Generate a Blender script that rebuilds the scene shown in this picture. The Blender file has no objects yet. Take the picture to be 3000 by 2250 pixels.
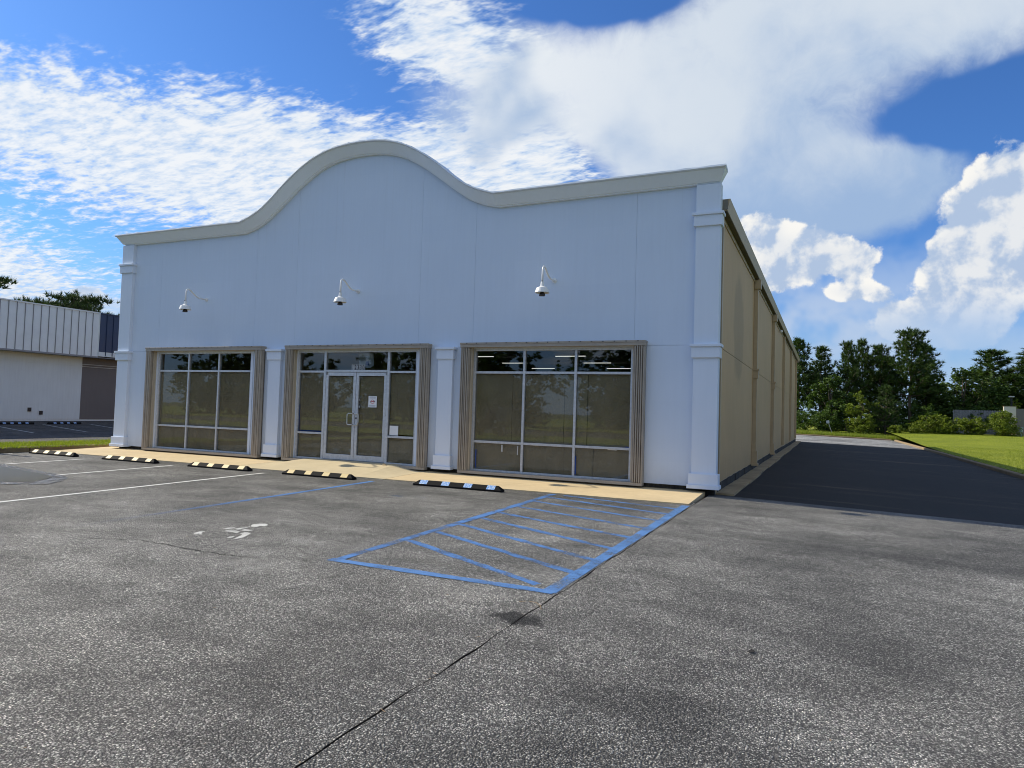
import bpy, math, random
import numpy as np
from mathutils import Matrix, Vector
R = math.radians
random.seed(7); rng = np.random.default_rng(7)
scene = bpy.context.scene
col = scene.collection

# ------------------------------------------------------------------ camera
cam_d = bpy.data.cameras.new('camera'); cam = bpy.data.objects.new('camera', cam_d); col.objects.link(cam)
CAM = Vector((10.384, -13.601, 1.487))
def cam_axes(yaw, pitch, roll):
    f = Vector((-math.sin(yaw)*math.cos(pitch), math.cos(yaw)*math.cos(pitch), math.sin(pitch)))
    r = Vector((math.cos(yaw), math.sin(yaw), 0)); u = r.cross(f)
    return r*math.cos(roll)+u*math.sin(roll), u*math.cos(roll)-r*math.sin(roll), f
cr, cu, cf = cam_axes(0.428767, 0.039617, 0.030646)
cam.matrix_world = Matrix(((cr.x, cu.x, -cf.x, CAM.x), (cr.y, cu.y, -cf.y, CAM.y), (cr.z, cu.z, -cf.z, CAM.z), (0, 0, 0, 1)))
cam_d.sensor_width = 36; cam_d.lens = 24.256; cam_d.clip_start = 0.05; cam_d.clip_end = 3000
scene.camera = cam

# ------------------------------------------------------------------ view / sampling
vs = scene.view_settings
vs.view_transform = 'Standard'; vs.look = 'None'; vs.exposure = 0.35; vs.gamma = 1; vs.use_curve_mapping = False
scene.render.engine = 'CYCLES'
scene.cycles.use_denoising = True; scene.cycles.denoising_prefilter = 'ACCURATE'; scene.cycles.filter_width = 1.0
scene.cycles.max_bounces = 8; scene.cycles.diffuse_bounces = 3; scene.cycles.glossy_bounces = 3; scene.cycles.transparent_max_bounces = 12
scene.cycles.caustics_reflective = False; scene.cycles.caustics_refractive = False

# ------------------------------------------------------------------ node helper
class NT:
    def __init__(s, tree):
        s.t = tree; s.n = tree.nodes; s.l = tree.links
        for q in list(s.n): s.n.remove(q)
    def node(s, typ, **kw):
        n = s.n.new(typ)
        for k, v in kw.items(): setattr(n, k, v)
        return n
    def put(s, sock, v):
        if isinstance(v, bpy.types.NodeSocket): s.l.new(v, sock)
        elif v is not None:
            if hasattr(sock.default_value, '__len__') and not hasattr(v, '__len__'): v = (v,)*len(sock.default_value)
            if hasattr(sock.default_value, '__len__') and len(sock.default_value) == 4 and len(v) == 3: v = (*v, 1)
            sock.default_value = v
    def m(s, op, a, b=None, c=None, clamp=False):
        n = s.node('ShaderNodeMath', operation=op, use_clamp=clamp)
        for i, v in enumerate((a, b, c)):
            if v is not None: s.put(n.inputs[i], v)
        return n.outputs[0]
    def vm(s, op, a, b=None, scale=None):
        n = s.node('ShaderNodeVectorMath', operation=op)
        s.put(n.inputs[0], a)
        if b is not None: s.put(n.inputs[1], b)
        if scale is not None: s.put(n.inputs['Scale'], scale)
        return n.outputs[1] if op in ('LENGTH', 'DOT_PRODUCT', 'DISTANCE') else n.outputs[0]
    def noise(s, vec, scale, detail=4, rough=0.5, dist=0.0, out=0):
        n = s.node('ShaderNodeTexNoise'); s.put(n.inputs['Vector'], vec)
        n.inputs['Scale'].default_value = scale; n.inputs['Detail'].default_value = detail
        n.inputs['Roughness'].default_value = rough; n.inputs['Distortion'].default_value = dist
        return n.outputs[out]
    def voro(s, vec, scale, feature='F1', out='Distance', rand=1.0):
        n = s.node('ShaderNodeTexVoronoi', feature=feature); s.put(n.inputs['Vector'], vec)
        n.inputs['Scale'].default_value = scale; n.inputs['Randomness'].default_value = rand
        return n.outputs[out]
    def rng(s, v, a, b, c=0.0, d=1.0, smooth=True):
        n = s.node('ShaderNodeMapRange', interpolation_type='SMOOTHSTEP' if smooth else 'LINEAR')
        s.put(n.inputs['Value'], v)
        for k, x in zip(('From Min', 'From Max', 'To Min', 'To Max'), (a, b, c, d)): s.put(n.inputs[k], x)
        return n.outputs[0]
    def mix(s, f, a, b, blend='MIX'):
        n = s.node('ShaderNodeMix', data_type='RGBA', blend_type=blend)
        s.put(n.inputs[0], f); s.put(n.inputs[6], a); s.put(n.inputs[7], b)
        return n.outputs[2]
    def ramp(s, f, stops, interp='LINEAR'):
        n = s.node('ShaderNodeValToRGB'); n.color_ramp.interpolation = interp
        e = n.color_ramp.elements
        while len(e) < len(stops): e.new(0.5)
        for q, (p, c) in zip(e, stops):
            q.position = p; q.color = (*c, 1) if hasattr(c, '__len__') else (c, c, c, 1)
        s.put(n.inputs[0], f); return n.outputs[0]
    def mapping(s, vec, loc, rot, scale, typ='TEXTURE'):
        n = s.node('ShaderNodeMapping', vector_type=typ); s.put(n.inputs[0], vec)
        n.inputs[1].default_value = loc; n.inputs[2].default_value = rot; n.inputs[3].default_value = scale
        return n.outputs[0]
    def blob(s, vec, cx, cy, rx, ry, rot=0, soft=0.0):
        n = s.node('ShaderNodeVectorMath', operation='MULTIPLY_ADD'); s.put(n.inputs[0], vec)
        if rot:   # rotated ellipse: two dot products
            c, q = math.cos(R(rot)), math.sin(R(rot))
            a = s.m('ADD', s.vm('DOT_PRODUCT', vec, (c/rx, q/rx, 0)), -(cx*c+cy*q)/rx)
            b = s.m('ADD', s.vm('DOT_PRODUCT', vec, (-q/ry, c/ry, 0)), -(-cx*q+cy*c)/ry)
            s.n.remove(n); ln = s.m('SQRT', s.m('ADD', s.m('MULTIPLY', a, a), s.m('MULTIPLY', b, b)))
        else:
            n.inputs[1].default_value = (1/rx, 1/ry, 0); n.inputs[2].default_value = (-cx/rx, -cy/ry, 0)
            ln = s.vm('LENGTH', n.outputs[0])
        return s.rng(ln, 1.0, soft, 0.0, 1.0)
    def sum(s, items):
        o = items[0]
        for i in items[1:]: o = s.m('ADD', o, i)
        return o

# ------------------------------------------------------------------ sun and sky
SUN_EL, SUN_OFF = 35.0, -0.25          # light travels along +x, almost exactly along the front wall
sd = Vector((math.cos(R(SUN_EL))*math.cos(R(SUN_OFF)), -math.cos(R(SUN_EL))*math.sin(R(SUN_OFF)), -math.sin(R(SUN_EL))))
sun_d = bpy.data.lights.new('sun', 'SUN'); sun = bpy.data.objects.new('sun', sun_d); col.objects.link(sun)
sun_d.energy = 4.6; sun_d.angle = R(0.53); sun_d.color = (1.0, 0.91, 0.74)
sun.rotation_euler = sd.to_track_quat('-Z', 'Y').to_euler(); sun.location = (-40, 0, 40)

world = bpy.data.worlds.new('World'); scene.world = world; world.use_nodes = True
def build_world():
    w = NT(world.node_tree)
    out = w.node('ShaderNodeOutputWorld'); bg = w.node('ShaderNodeBackground'); w.l.new(bg.outputs[0], out.inputs[0])
    sky = w.node('ShaderNodeTexSky', sky_type='NISHITA')
    sky.sun_disc = False; sky.sun_elevation = R(SUN_EL); sky.sun_rotation = R(-90); sky.altitude = 20
    sky.air_density = 1.0; sky.dust_density = 0.5; sky.ozone_density = 3.0
    ST = 0.085
    d = w.node('ShaderNodeTexCoord').outputs['Generated']
    sp = w.node('ShaderNodeSeparateXYZ'); w.l.new(d, sp.inputs[0]); dx, dy, dz = sp.outputs
    az = w.m('MULTIPLY', w.m('ARCTAN2', dx, dy), 57.2958)
    el = w.m('MULTIPLY', w.m('ARCSINE', dz), 57.2958)
    cx = w.node('ShaderNodeCombineXYZ'); w.l.new(az, cx.inputs[0]); w.l.new(el, cx.inputs[1]); chart = cx.outputs[0]
    # plane coordinates of a cloud deck overhead
    k = w.m('ADD', w.m('MAXIMUM', dz, 0.0), 0.07)
    cp = w.node('ShaderNodeCombineXYZ'); w.l.new(w.m('DIVIDE', dx, k), cp.inputs[0]); w.l.new(w.m('DIVIDE', dy, k), cp.inputs[1]); deck = cp.outputs[0]
    warp = w.vm('SUBTRACT', w.noise(d, 7.0, 3, 0.6, out=1), (0.5, 0.5, 0.5))
    cw = w.vm('ADD', chart, w.vm('MULTIPLY', warp, (7.0, 4.0, 0)))
    cw2 = w.vm('ADD', chart, w.vm('MULTIPLY', warp, (3.0, 2.4, 0)))
    up = w.rng(el, 1.0, 6.0)
    behind = w.rng(w.vm('DOT_PRODUCT', d, (-0.416, 0.909, 0.0)), 0.45, 0.15)    # unseen sky behind the camera, extra cloud added to whiten the ambient light
    # ---- clear sky, slightly deeper blue
    c = w.vm('SCALE', w.mix(1.0, sky.outputs[0], (0.50, 0.86, 1.36), 'MULTIPLY'), scale=ST)
    # hazy air towards the horizon
    c = w.mix(w.m('MULTIPLY', w.rng(el, 13.0, -1.0), 0.80), c, (0.34, 0.45, 0.62))
    # ---- thin high veil
    gen = w.noise(deck, 0.55, 2, 0.55)
    # ---- mackerel deck (altocumulus)
    B = [w.blob(cw, *q) for q in [(-52, 17.6, 27, 8.6, -3), (-36, 17.4, 22, 9.0, -3), (-78, 18.5, 24, 8.0), (-66, 8.8, 19, 5.6, -6), (-25, 20.0, 13, 7.0, 8), (-31, 28.6, 15, 6.0, -12)]]
    covA = w.m('ADD', w.m('MINIMUM', w.sum(B), 1.0), w.m('MULTIPLY', w.rng(gen, 0.46, 0.60), w.m('MULTIPLY', behind, 0.75)))
    rdeck = w.mapping(deck, (0, 0, 0), (0, 0, R(24)), (1.0, 2.0, 1.0), 'POINT')
    rip = w.noise(w.vm('ADD', rdeck, w.vm('SCALE', warp, scale=0.25)), 9.5, 3, 0.60)
    rip2 = w.noise(rdeck, 30.0, 2, 0.6)
    rmix = w.m('ADD', w.m('MULTIPLY', w.m('SUBTRACT', rip, 0.5), 2.6), w.m('MULTIPLY', w.m('SUBTRACT', rip2, 0.5), 0.9))
    aA = w.m('ADD', w.m('MULTIPLY', covA, 1.55), rmix)
    aA = w.m('MULTIPLY', w.rng(aA, 0.30, 1.30), w.rng(covA, 0.04, 0.35))
    shA = w.rng(w.m('ADD', rmix, w.m('MULTIPLY', covA, 0.5)), -0.1, 0.9)
    colA = w.mix(shA, (0.44, 0.55, 0.70), (0.73, 0.745, 0.75))
    c = w.mix(w.m('MULTIPLY', aA, w.m('MULTIPLY', up, 0.93)), c, colA)
    # ---- smooth anvil cloud
    P = [w.blob(cw, *q) for q in [(-16, 25.0, 24, 8.6, 3), (-25, 24.2, 11, 6.0), (-3, 28.0, 20, 7.4), (12, 28.2, 22, 6.6, 6), (-10, 20.4, 14, 8.0), (-1.0, 19.6, 11, 5.8, -10), (5, 17.6, 8, 3.6, -12), (-5, 15.4, 13, 6.6), (28, 31, 20, 7.0), (3, 15.5, 9, 3.2)]]
    Nn = [w.blob(cw2, *q) for q in [(-21.5, 20.2, 7.5, 3.3, -14), (-18, 31.6, 10, 2.9), (10.5, 21.4, 11, 3.0, 9), (-43, 25.4, 9, 3)]]
    covC = w.m('SUBTRACT', w.m('MINIMUM', w.sum(P), 1.2), w.m('MULTIPLY', w.sum(Nn), 1.25))
    wis = w.noise(w.vm('ADD', d, w.vm('SCALE', warp, scale=0.10)), 8.0, 6, 0.68)
    aC = w.m('ADD', covC, w.m('MULTIPLY', w.m('SUBTRACT', wis, 0.5), 1.5))
    aC = w.m('MULTIPLY', w.rng(aC, -0.05, 1.10), w.rng(covC, 0.0, 0.45))
    soft = w.noise(d, 6.0, 3, 0.55)
    hiC = w.rng(w.m('ADD', w.m('MULTIPLY', el, 0.034), w.m('ADD', soft, w.m('MULTIPLY', w.m('SUBTRACT', wis, .5), .6))), 0.95, 1.55)
    colC = w.mix(hiC, (0.27, 0.38, 0.56), (0.52, 0.58, 0.65))
    colC = w.mix(w.m('MULTIPLY', w.rng(az, -4, -30), w.rng(soft, .3, .6)), colC, (0.66, 0.69, 0.72))
    c = w.mix(w.m('MULTIPLY', aC, w.m('MULTIPLY', up, 0.97)), c, colC)
    # ---- low pale haze bank
    hz = w.m('MULTIPLY', w.m('ADD', w.blob(cw, 0, 7.6, 28, 7.0), w.blob(cw, -60, 5.0, 22, 4.6)), w.rng(w.noise(d, 14, 3, .6), .34, .62))
    c = w.mix(w.m('MULTIPLY', hz, 0.75), c, (0.42, 0.50, 0.63))
    # ---- cumulus towers
    def heap(off, det):
        q = w.vm('ADD', w.vm('ADD', d, w.vm('SCALE', warp, scale=0.03)), off)
        big = w.voro(q, 22.0, 'F1'); sm = w.voro(q, 52.0, 'F1')
        fine = w.noise(q, 34.0, det, 0.62)
        return w.m('ADD', w.m('ADD', w.m('SUBTRACT', 0.55, big), w.m('MULTIPLY', w.m('SUBTRACT', 0.5, sm), 0.22)), w.m('MULTIPLY', w.m('SUBTRACT', fine, 0.5), 1.7))
    h0 = heap((0, 0, 0), 5); h1 = heap((-0.011, 0.0, 0.012), 3)
    D = [w.blob(cw2, *q) for q in [(11.8, 16.0, 5.0, 4.4), (9.2, 12.8, 4.0, 4.2), (7.6, 9.8, 3.2, 4.8), (9.8, 9.6, 4.6, 4.6), (14, 13.5, 6.5, 7.5), (21, 12, 10, 9), (8.2, 6.8, 4.6, 3.6), (4.6, 7.6, 3.0, 2.4), (-2.6, 12.2, 3.7, 3.2), (0.2, 12.4, 3.6, 3.4), (2.2, 11.6, 2.3, 2.0), (-4.8, 14.2, 3.4, 2.8), (-4.2, 10.9, 4.2, 2.2), (2.2, 9.7, 3.6, 1.0), (-56.8, 7.0, 2.2, 2.0), (-54.4, 6.0, 3.2, 2.1)]]
    covD = w.m('ADD', w.m('MINIMUM', w.sum(D), 1.1), w.m('MULTIPLY', w.m('MULTIPLY', behind, w.rng(w.noise(d, 3.2, 2), .50, .62)), w.rng(el, 34, 14)))
    aD = w.rng(w.m('ADD', covD, w.m('MULTIPLY', h0, 0.60)), 0.36, 0.58)
    aD = w.m('MULTIPLY', aD, w.rng(covD, 0.10, 0.28))
    lit = w.rng(w.m('ADD', w.m('MULTIPLY', w.m('SUBTRACT', h0, h1), 1.5), w.m('MULTIPLY', h0, 0.55)), -0.62, 0.62)
    lit = w.m('MULTIPLY', lit, w.rng(covD, 1.4, 0.35, 0.62, 1.0))
    colD = w.mix(lit, (0.34, 0.43, 0.58), (0.75, 0.74, 0.71))
    colD = w.mix(w.rng(el, 9.5, 5.5), colD, (0.45, 0.53, 0.64))
    fade = w.rng(el, 3.5, 10.0, 0.15, 1.0)
    c = w.mix(w.m('MULTIPLY', aD, w.m('MULTIPLY', fade, up)), c, colD)
    w.put(bg.inputs['Color'], c); bg.inputs['Strength'].default_value = 1.0
build_world()
world.cycles.sampling_method = 'NONE'

# ------------------------------------------------------------------ materials
MATS = {}
def mat(name, fn):
    m = bpy.data.materials.new(name); m.use_nodes = True
    t = NT(m.node_tree); o = t.node('ShaderNodeOutputMaterial')
    sh = fn(t); t.l.new(sh, o.inputs[0]); MATS[name] = m; return m
def pbsdf(t, color, rough=0.6, metal=0.0, normal=None, spec=0.5, **kw):
    n = t.node('ShaderNodeBsdfPrincipled')
    t.put(n.inputs['Base Color'], color); t.put(n.inputs['Roughness'], rough); t.put(n.inputs['Metallic'], metal)
    t.put(n.inputs['Specular IOR Level'], spec)
    if normal is not None: t.l.new(normal, n.inputs['Normal'])
    for k, v in kw.items(): t.put(n.inputs[k], v)
    return n.outputs[0]
def bump(t, h, strength=0.5, dist=0.01):
    n = t.node('ShaderNodeBump'); n.inputs['Strength'].default_value = strength; n.inputs['Distance'].default_value = dist
    t.l.new(h, n.inputs['Height']); return n.outputs[0]
def pos(t): return t.node('ShaderNodeNewGeometry').outputs['Position']
def plain(name, c, rough=0.6, var=0.12, scale=6.0, metal=0.0, spec=0.5, bmp=0.0, bscale=120):
    def f(t):
        p = pos(t); n = t.noise(p, scale, 5, 0.6)
        cc = t.mix(1.0, c, t.ramp(n, [(0.3, 1-var), (0.7, 1+var*0.6)]), 'MULTIPLY')
        nm = bump(t, t.noise(p, bscale, 3, .6), bmp, 0.004) if bmp else None
        return pbsdf(t, cc, rough, metal, nm, spec)
    return mat(name, f)

def stucco(name, c, streak=0.06, bmp=0.35, warm=None):
    def f(t):
        p = pos(t)
        st = t.noise(t.mapping(p, (0, 0, 0), (0, 0, 0), (5.0, 5.0, 0.35), 'POINT'), 2.2, 5, 0.65)
        big = t.noise(p, 0.45, 4, 0.55)
        v = t.m('ADD', t.m('MULTIPLY', t.m('SUBTRACT', st, 0.5), streak*2), t.m('ADD', 1.0, t.m('MULTIPLY', t.m('SUBTRACT', big, 0.5), streak*2.2)))
        cc = t.mix(1.0, c, v, 'MULTIPLY')
        if warm: cc = warm(t, p, cc)
        g = t.m('ADD', t.noise(p, 95, 4, 0.7), t.m('MULTIPLY', t.noise(p, 9, 3, .5), 0.6))
        return pbsdf(t, cc, 0.62, normal=bump(t, g, bmp, 0.006), spec=0.35)
    return mat(name, f)
def facade_marks(t, p, cc):
    # faint run-off streaks below the coping, splash grime at the foot, rolled-on repair patches
    sp = t.node('ShaderNodeSeparateXYZ'); t.l.new(p, sp.inputs[0])
    run = t.rng(t.noise(t.mapping(p, (0, 0, 0), (0, 0, 0), (6, 6, .12), 'POINT'), 1.6, 4, .6), .56, .74)
    run = t.m('MULTIPLY', run, t.m('MULTIPLY', t.rng(sp.outputs[2], 3.6, 6.4), .10))
    foot = t.m('MULTIPLY', t.m('MULTIPLY', t.rng(sp.outputs[2], .75, .12), t.noise(p, 3.0, 5, .7)), .38)
    pt = t.node('ShaderNodeTexBrick'); t.put(pt.inputs['Vector'], t.mapping(p, (0, 0, 0), (R(90), 0, 0), (1, 1, 1), 'POINT'))
    pt.inputs['Scale'].default_value = .42; pt.inputs['Mortar Size'].default_value = 0; pt.inputs['Color1'].default_value = (.975, .98, .985, 1); pt.inputs['Color2'].default_value = (1, 1, 1, 1)
    cc = t.mix(1.0, cc, pt.outputs[0], 'MULTIPLY')
    return t.mix(t.m('ADD', run, foot), cc, (.30, .29, .26))
stucco('white_stucco', (0.645, 0.725, 0.835), 0.04, 0.3, facade_marks)
stucco('white_trim', (0.70, 0.765, 0.855), 0.03, 0.15)
stucco('cornice_paint', (0.82, 0.88, 0.94), 0.04, 0.25)
def side_warm(t, p, cc):
    # tall water stain on the first bay and grime near the ground
    sp = t.node('ShaderNodeSeparateXYZ'); t.l.new(p, sp.inputs[0])
    v = t.node('ShaderNodeCombineXYZ'); t.l.new(sp.outputs[1], v.inputs[0]); t.l.new(sp.outputs[2], v.inputs[1])
    wv = t.vm('ADD', v.outputs[0], t.vm('MULTIPLY', t.vm('SUBTRACT', t.noise(p, 3, 4, out=1), (.5, .5, .5)), (.5, .5, 0)))
    st = t.m('MULTIPLY', t.blob(wv, 3.6, 3.6, 1.15, 1.5, 0, .7), 0.26)
    g = t.m('MULTIPLY', t.m('MULTIPLY', t.rng(sp.outputs[2], 0.9, 0.1), t.noise(p, 2.0, 5, .7)), 0.5)
    return t.mix(t.m('ADD', st, g), cc, (0.10, 0.085, 0.05))
stucco('tan_stucco', (0.56, 0.375, 0.18), 0.12, 0.5, side_warm)
plain('tan_trim', (0.46, 0.355, 0.215), 0.5, 0.10, 3)
plain('olive_trim', (0.19, 0.175, 0.135), 0.5, 0.12, 3)
plain('eave_dark', (0.13, 0.115, 0.08), 0.7, 0.2, 3)
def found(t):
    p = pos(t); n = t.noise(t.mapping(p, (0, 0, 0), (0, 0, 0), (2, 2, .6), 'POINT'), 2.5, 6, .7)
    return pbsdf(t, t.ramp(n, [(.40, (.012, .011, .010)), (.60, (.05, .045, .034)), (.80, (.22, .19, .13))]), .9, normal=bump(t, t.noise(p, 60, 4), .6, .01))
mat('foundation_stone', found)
def metal_frame(t):
    p = pos(t); n = t.noise(p, 18, 4, .6)
    return pbsdf(t, t.ramp(n, [(.3, (.52, .53, .54)), (.7, (.66, .67, .68))]), .38, .35, spec=.5)
mat('aluminium', metal_frame)
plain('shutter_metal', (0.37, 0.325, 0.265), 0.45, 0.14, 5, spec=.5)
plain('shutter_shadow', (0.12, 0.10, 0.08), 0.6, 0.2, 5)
plain('shutter_cream', (0.50, 0.43, 0.32), 0.5, 0.08, 5)
def glass(t):
    p = pos(t)
    tr = t.node('ShaderNodeBsdfTransparent'); tr.inputs[0].default_value = (0.80, 0.82, 0.82, 1)
    gl = t.node('ShaderNodeBsdfGlossy'); gl.inputs['Roughness'].default_value = 0.015; gl.inputs['Color'].default_value = (.92, .95, 1, 1)
    gl.inputs['Normal']
    nb = bump(t, t.noise(p, 1.3, 2), .012, .05); t.l.new(nb, gl.inputs['Normal'])
    ge = t.node('ShaderNodeNewGeometry')
    cs = t.m('ABSOLUTE', t.vm('DOT_PRODUCT', ge.outputs['Normal'], ge.outputs['Incoming']))
    fr = t.m('ADD', .048, t.m('MULTIPLY', t.m('POWER', t.m('SUBTRACT', 1.0, cs, clamp=True), 5.0), .80))
    mx = t.node('ShaderNodeMixShader'); t.put(mx.inputs[0], fr); t.l.new(tr.outputs[0], mx.inputs[1]); t.l.new(gl.outputs[0], mx.inputs[2])
    return mx.outputs[0]
mat('window_glass', glass)
def paper(t):
    p = pos(t)
    n = t.noise(t.mapping(p, (0, 0, 0), (0, 0, 0), (1.6, 1, 1), 'POINT'), 2.0, 6, .6, .8)
    return pbsdf(t, t.ramp(n, [(.3, (.36, .285, .175)), (.7, (.46, .37, .235))]), .75, normal=bump(t, t.m('ADD', n, t.m('MULTIPLY', t.noise(p, 7, 4, .6, 1.0), .5)), .8, .05), spec=.2)
mat('kraft_paper', paper)
plain('white_paper', (0.78, 0.79, 0.80), 0.7, 0.03)
plain('grey_ink', (0.25, 0.27, 0.32), 0.8, 0.1)
plain('red_ink', (0.55, 0.10, 0.10), 0.8, 0.1)
plain('navy_ink', (0.03, 0.035, 0.10), 0.8, 0.1)
plain('black_ink', (0.012, 0.012, 0.014), 0.6, 0.1)
plain('plate_clear', (0.50, 0.50, 0.48), 0.5, 0.15, 30)
plain('blue_tape', (0.02, 0.07, 0.30), 0.6, 0.1, 30)
plain('dark_sticker', (0.02, 0.02, 0.022), 0.5, 0.1)
plain('lamp_white', (0.80, 0.80, 0.78), 0.35, 0.04)
plain('bulb_dark', (0.02, 0.014, 0.010), 0.25, 0.1)
plain('chrome_handle', (0.62, 0.62, 0.60), 0.28, 0.05, metal=.7)
plain('rubber_black', (0.009, 0.009, 0.009), 0.8, 0.3, 25, bmp=.4, spec=.12)
def patchm(name, c, under=(.03, .03, .03), th=.36):
    def f(t):
        p = pos(t); n = t.noise(p, 38, 5, .7)
        return pbsdf(t, t.mix(t.rng(n, th, th+.12), under, c), .55, spec=.3)
    mat(name, f)
patchm('stop_yellow', (0.60, 0.46, 0.20), th=.22)
patchm('stop_blue', (0.13, 0.30, 0.62), (.55, .62, .70), th=.40)
plain('interior_dark', (0.03, 0.03, 0.03), 0.9, 0.1)
plain('interior_floor', (0.05, 0.045, 0.04), 0.8, 0.1)
def emis(t):
    e = t.node('ShaderNodeEmission'); e.inputs[0].default_value = (1, .97, .9, 1); e.inputs[1].default_value = 1.1; return e.outputs[0]
mat('tube_light', emis)
def concrete(name, c, var=.12):
    def f(t):
        p = pos(t)
        n = t.noise(p, .8, 6, .65); n2 = t.noise(p, 6, 5, .7); sp = t.noise(p, 120, 3, .7)
        v = t.m('ADD', t.m('ADD', t.m('MULTIPLY', t.m('SUBTRACT', n, .5), var*3), t.m('MULTIPLY', t.m('SUBTRACT', n2, .5), var*2.0)), t.m('ADD', 1.0, t.m('MULTIPLY', t.m('SUBTRACT', sp, .5), .35)))
        cc = t.mix(1.0, c, v, 'MULTIPLY')
        return pbsdf(t, cc, .85, normal=bump(t, t.m('ADD', sp, n2), .35, .004), spec=.2)
    mat(name, f)
concrete('sidewalk_concrete', (0.58, 0.455, 0.27), .16)
concrete('ramp_concrete', (0.53, 0.44, 0.28))
concrete('strip_concrete', (0.34, 0.265, 0.155), .45)
concrete('kerb_concrete', (0.27, 0.20, 0.115), .4)

def asphalt(name, lift=1.0, streaks=False, stains=True):
    def f(t):
        p = pos(t)
        s1 = t.node('ShaderNodeSeparateColor'); t.l.new(t.voro(p, 92, out='Color'), s1.inputs[0])
        s2 = t.node('ShaderNodeSeparateColor'); t.l.new(t.voro(p, 180, out='Color'), s2.inputs[0])
        a = t.ramp(s1.outputs[0], [(0.0, .03), (.38, .065), (.62, .17), (.86, .34), (1.0, .75)])
        b = t.ramp(s2.outputs[1], [(0.0, .03), (.50, .085), (.80, .26), (1.0, .60)])
        c = t.mix(.40, a, b)
        edge = t.voro(p, 92, 'F1')
        c = t.mix(t.rng(edge, .40, .62, 0, .85), c, (.028, .028, .029))
        big = t.noise(p, .30, 6, .62); mid = t.noise(t.mapping(p, (0, 0, 0), (0, 0, R(10)), (1.0, 1.7, 1), 'POINT'), 1.25, 5, .65)
        v = t.m('MULTIPLY', t.rng(big, .32, .68, .62, 1.32), t.rng(mid, .30, .70, .72, 1.24))
        if stains:
            wp = t.vm('ADD', p, t.vm('MULTIPLY', t.vm('SUBTRACT', t.noise(p, 1.7, 5, .65, out=1), (.5, .5, .5)), (1.6, 1.1, 0)))
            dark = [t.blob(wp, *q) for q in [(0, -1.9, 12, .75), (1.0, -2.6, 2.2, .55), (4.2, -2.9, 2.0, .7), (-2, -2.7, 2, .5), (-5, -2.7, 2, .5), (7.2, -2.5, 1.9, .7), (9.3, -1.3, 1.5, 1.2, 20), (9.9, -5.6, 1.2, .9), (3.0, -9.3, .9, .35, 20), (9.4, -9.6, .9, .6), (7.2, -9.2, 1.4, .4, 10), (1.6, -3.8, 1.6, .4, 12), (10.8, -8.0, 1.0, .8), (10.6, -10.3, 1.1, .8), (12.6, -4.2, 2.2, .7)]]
            lite = [t.blob(wp, *q) for q in [(5.1, -9.5, .75, .35, 8), (3.4, -5.6, 1.2, .55), (10.9, -2.7, 2.2, .8, -10), (5.6, -7.2, 1.1, .8), (12.4, -5.4, 2.2, 1.0), (7.1, -5.2, 1.1, 2.4)]]
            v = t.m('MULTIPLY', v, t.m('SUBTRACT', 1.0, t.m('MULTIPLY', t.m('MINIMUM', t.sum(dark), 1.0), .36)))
            v = t.m('MULTIPLY', v, t.m('ADD', 1.0, t.m('MULTIPLY', t.m('MINIMUM', t.sum(lite), 1.0), .38)))
            # spilled oil blot by the seam
            oil = t.blob(t.vm('ADD', p, t.vm('MULTIPLY', t.vm('SUBTRACT', t.noise(p, 9, 4, .7, out=1), (.5, .5, .5)), (.35, .35, 0))), 8.27, -8.72, .30, .17, -8, .55)
            v = t.m('MULTIPLY', v, t.m('SUBTRACT', 1.0, t.m('MULTIPLY', oil, .85)))
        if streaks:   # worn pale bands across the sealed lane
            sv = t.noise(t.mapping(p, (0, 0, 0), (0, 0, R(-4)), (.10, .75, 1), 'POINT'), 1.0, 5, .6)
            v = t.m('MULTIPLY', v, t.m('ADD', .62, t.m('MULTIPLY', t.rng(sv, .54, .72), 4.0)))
        v = t.m('MULTIPLY', v, lift)
        c = t.mix(1.0, c, v, 'MULTIPLY')
        c = t.mix(1.0, c, (1.0, .965, .86), 'MULTIPLY')
        if streaks: c = t.mix(1.0, c, (1.0, .80, .56), 'MULTIPLY')  # warm tint put into the colour against the blue skylight
        h = t.m('SUBTRACT', t.m('MULTIPLY', s1.outputs[0], .6), t.m('MULTIPLY', edge, 1.0))
        return pbsdf(t, c, .72, normal=bump(t, h, 1.0, .012), spec=.35)
    mat(name, f)
asphalt('asphalt_lot', 1.62)
asphalt('asphalt_drive', 1.50)
asphalt('asphalt_pale', 3.4, stains=False)  # old asphalt, paler still with low-angle sunlight put into the colour
asphalt('asphalt_sealed_shade', .16, streaks=True, stains=False)  # sealed asphalt, with the building's shade deepened into its colour
asphalt('asphalt_far', .75, stains=False)
plain('crack_black', (.008, .008, .008), .9, .2)
def paint(name, c, wear_lo, wear_hi, fade=None, scale=70):
    def f(t):
        p = pos(t)
        n = t.m('ADD', t.m('MULTIPLY', t.noise(p, scale, 4, .7), .75), t.m('MULTIPLY', t.noise(p, 3.5, 5, .6), .6))
        a = t.rng(n, wear_lo, wear_hi)
        if fade:
            sp = t.node('ShaderNodeSeparateXYZ'); t.l.new(p, sp.inputs[0])
            a = t.m('MULTIPLY', a, t.rng(sp.outputs[1], fade[0], fade[1]))
        b = pbsdf(t, t.mix(t.noise(p, 25, 3), [x*.8 for x in c], c), .6, normal=bump(t, t.voro(p, 88), .5, .005), spec=.3)
        tr = t.node('ShaderNodeBsdfTransparent'); mx = t.node('ShaderNodeMixShader')
        t.put(mx.inputs[0], a); t.l.new(tr.outputs[0], mx.inputs[1]); t.l.new(b, mx.inputs[2]); return mx.outputs[0]
    mat(name, f)
paint('paint_white', (.72, .71, .66), .42, .52)
paint('paint_white_worn', (.66, .65, .60), .48, .70)
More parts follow.
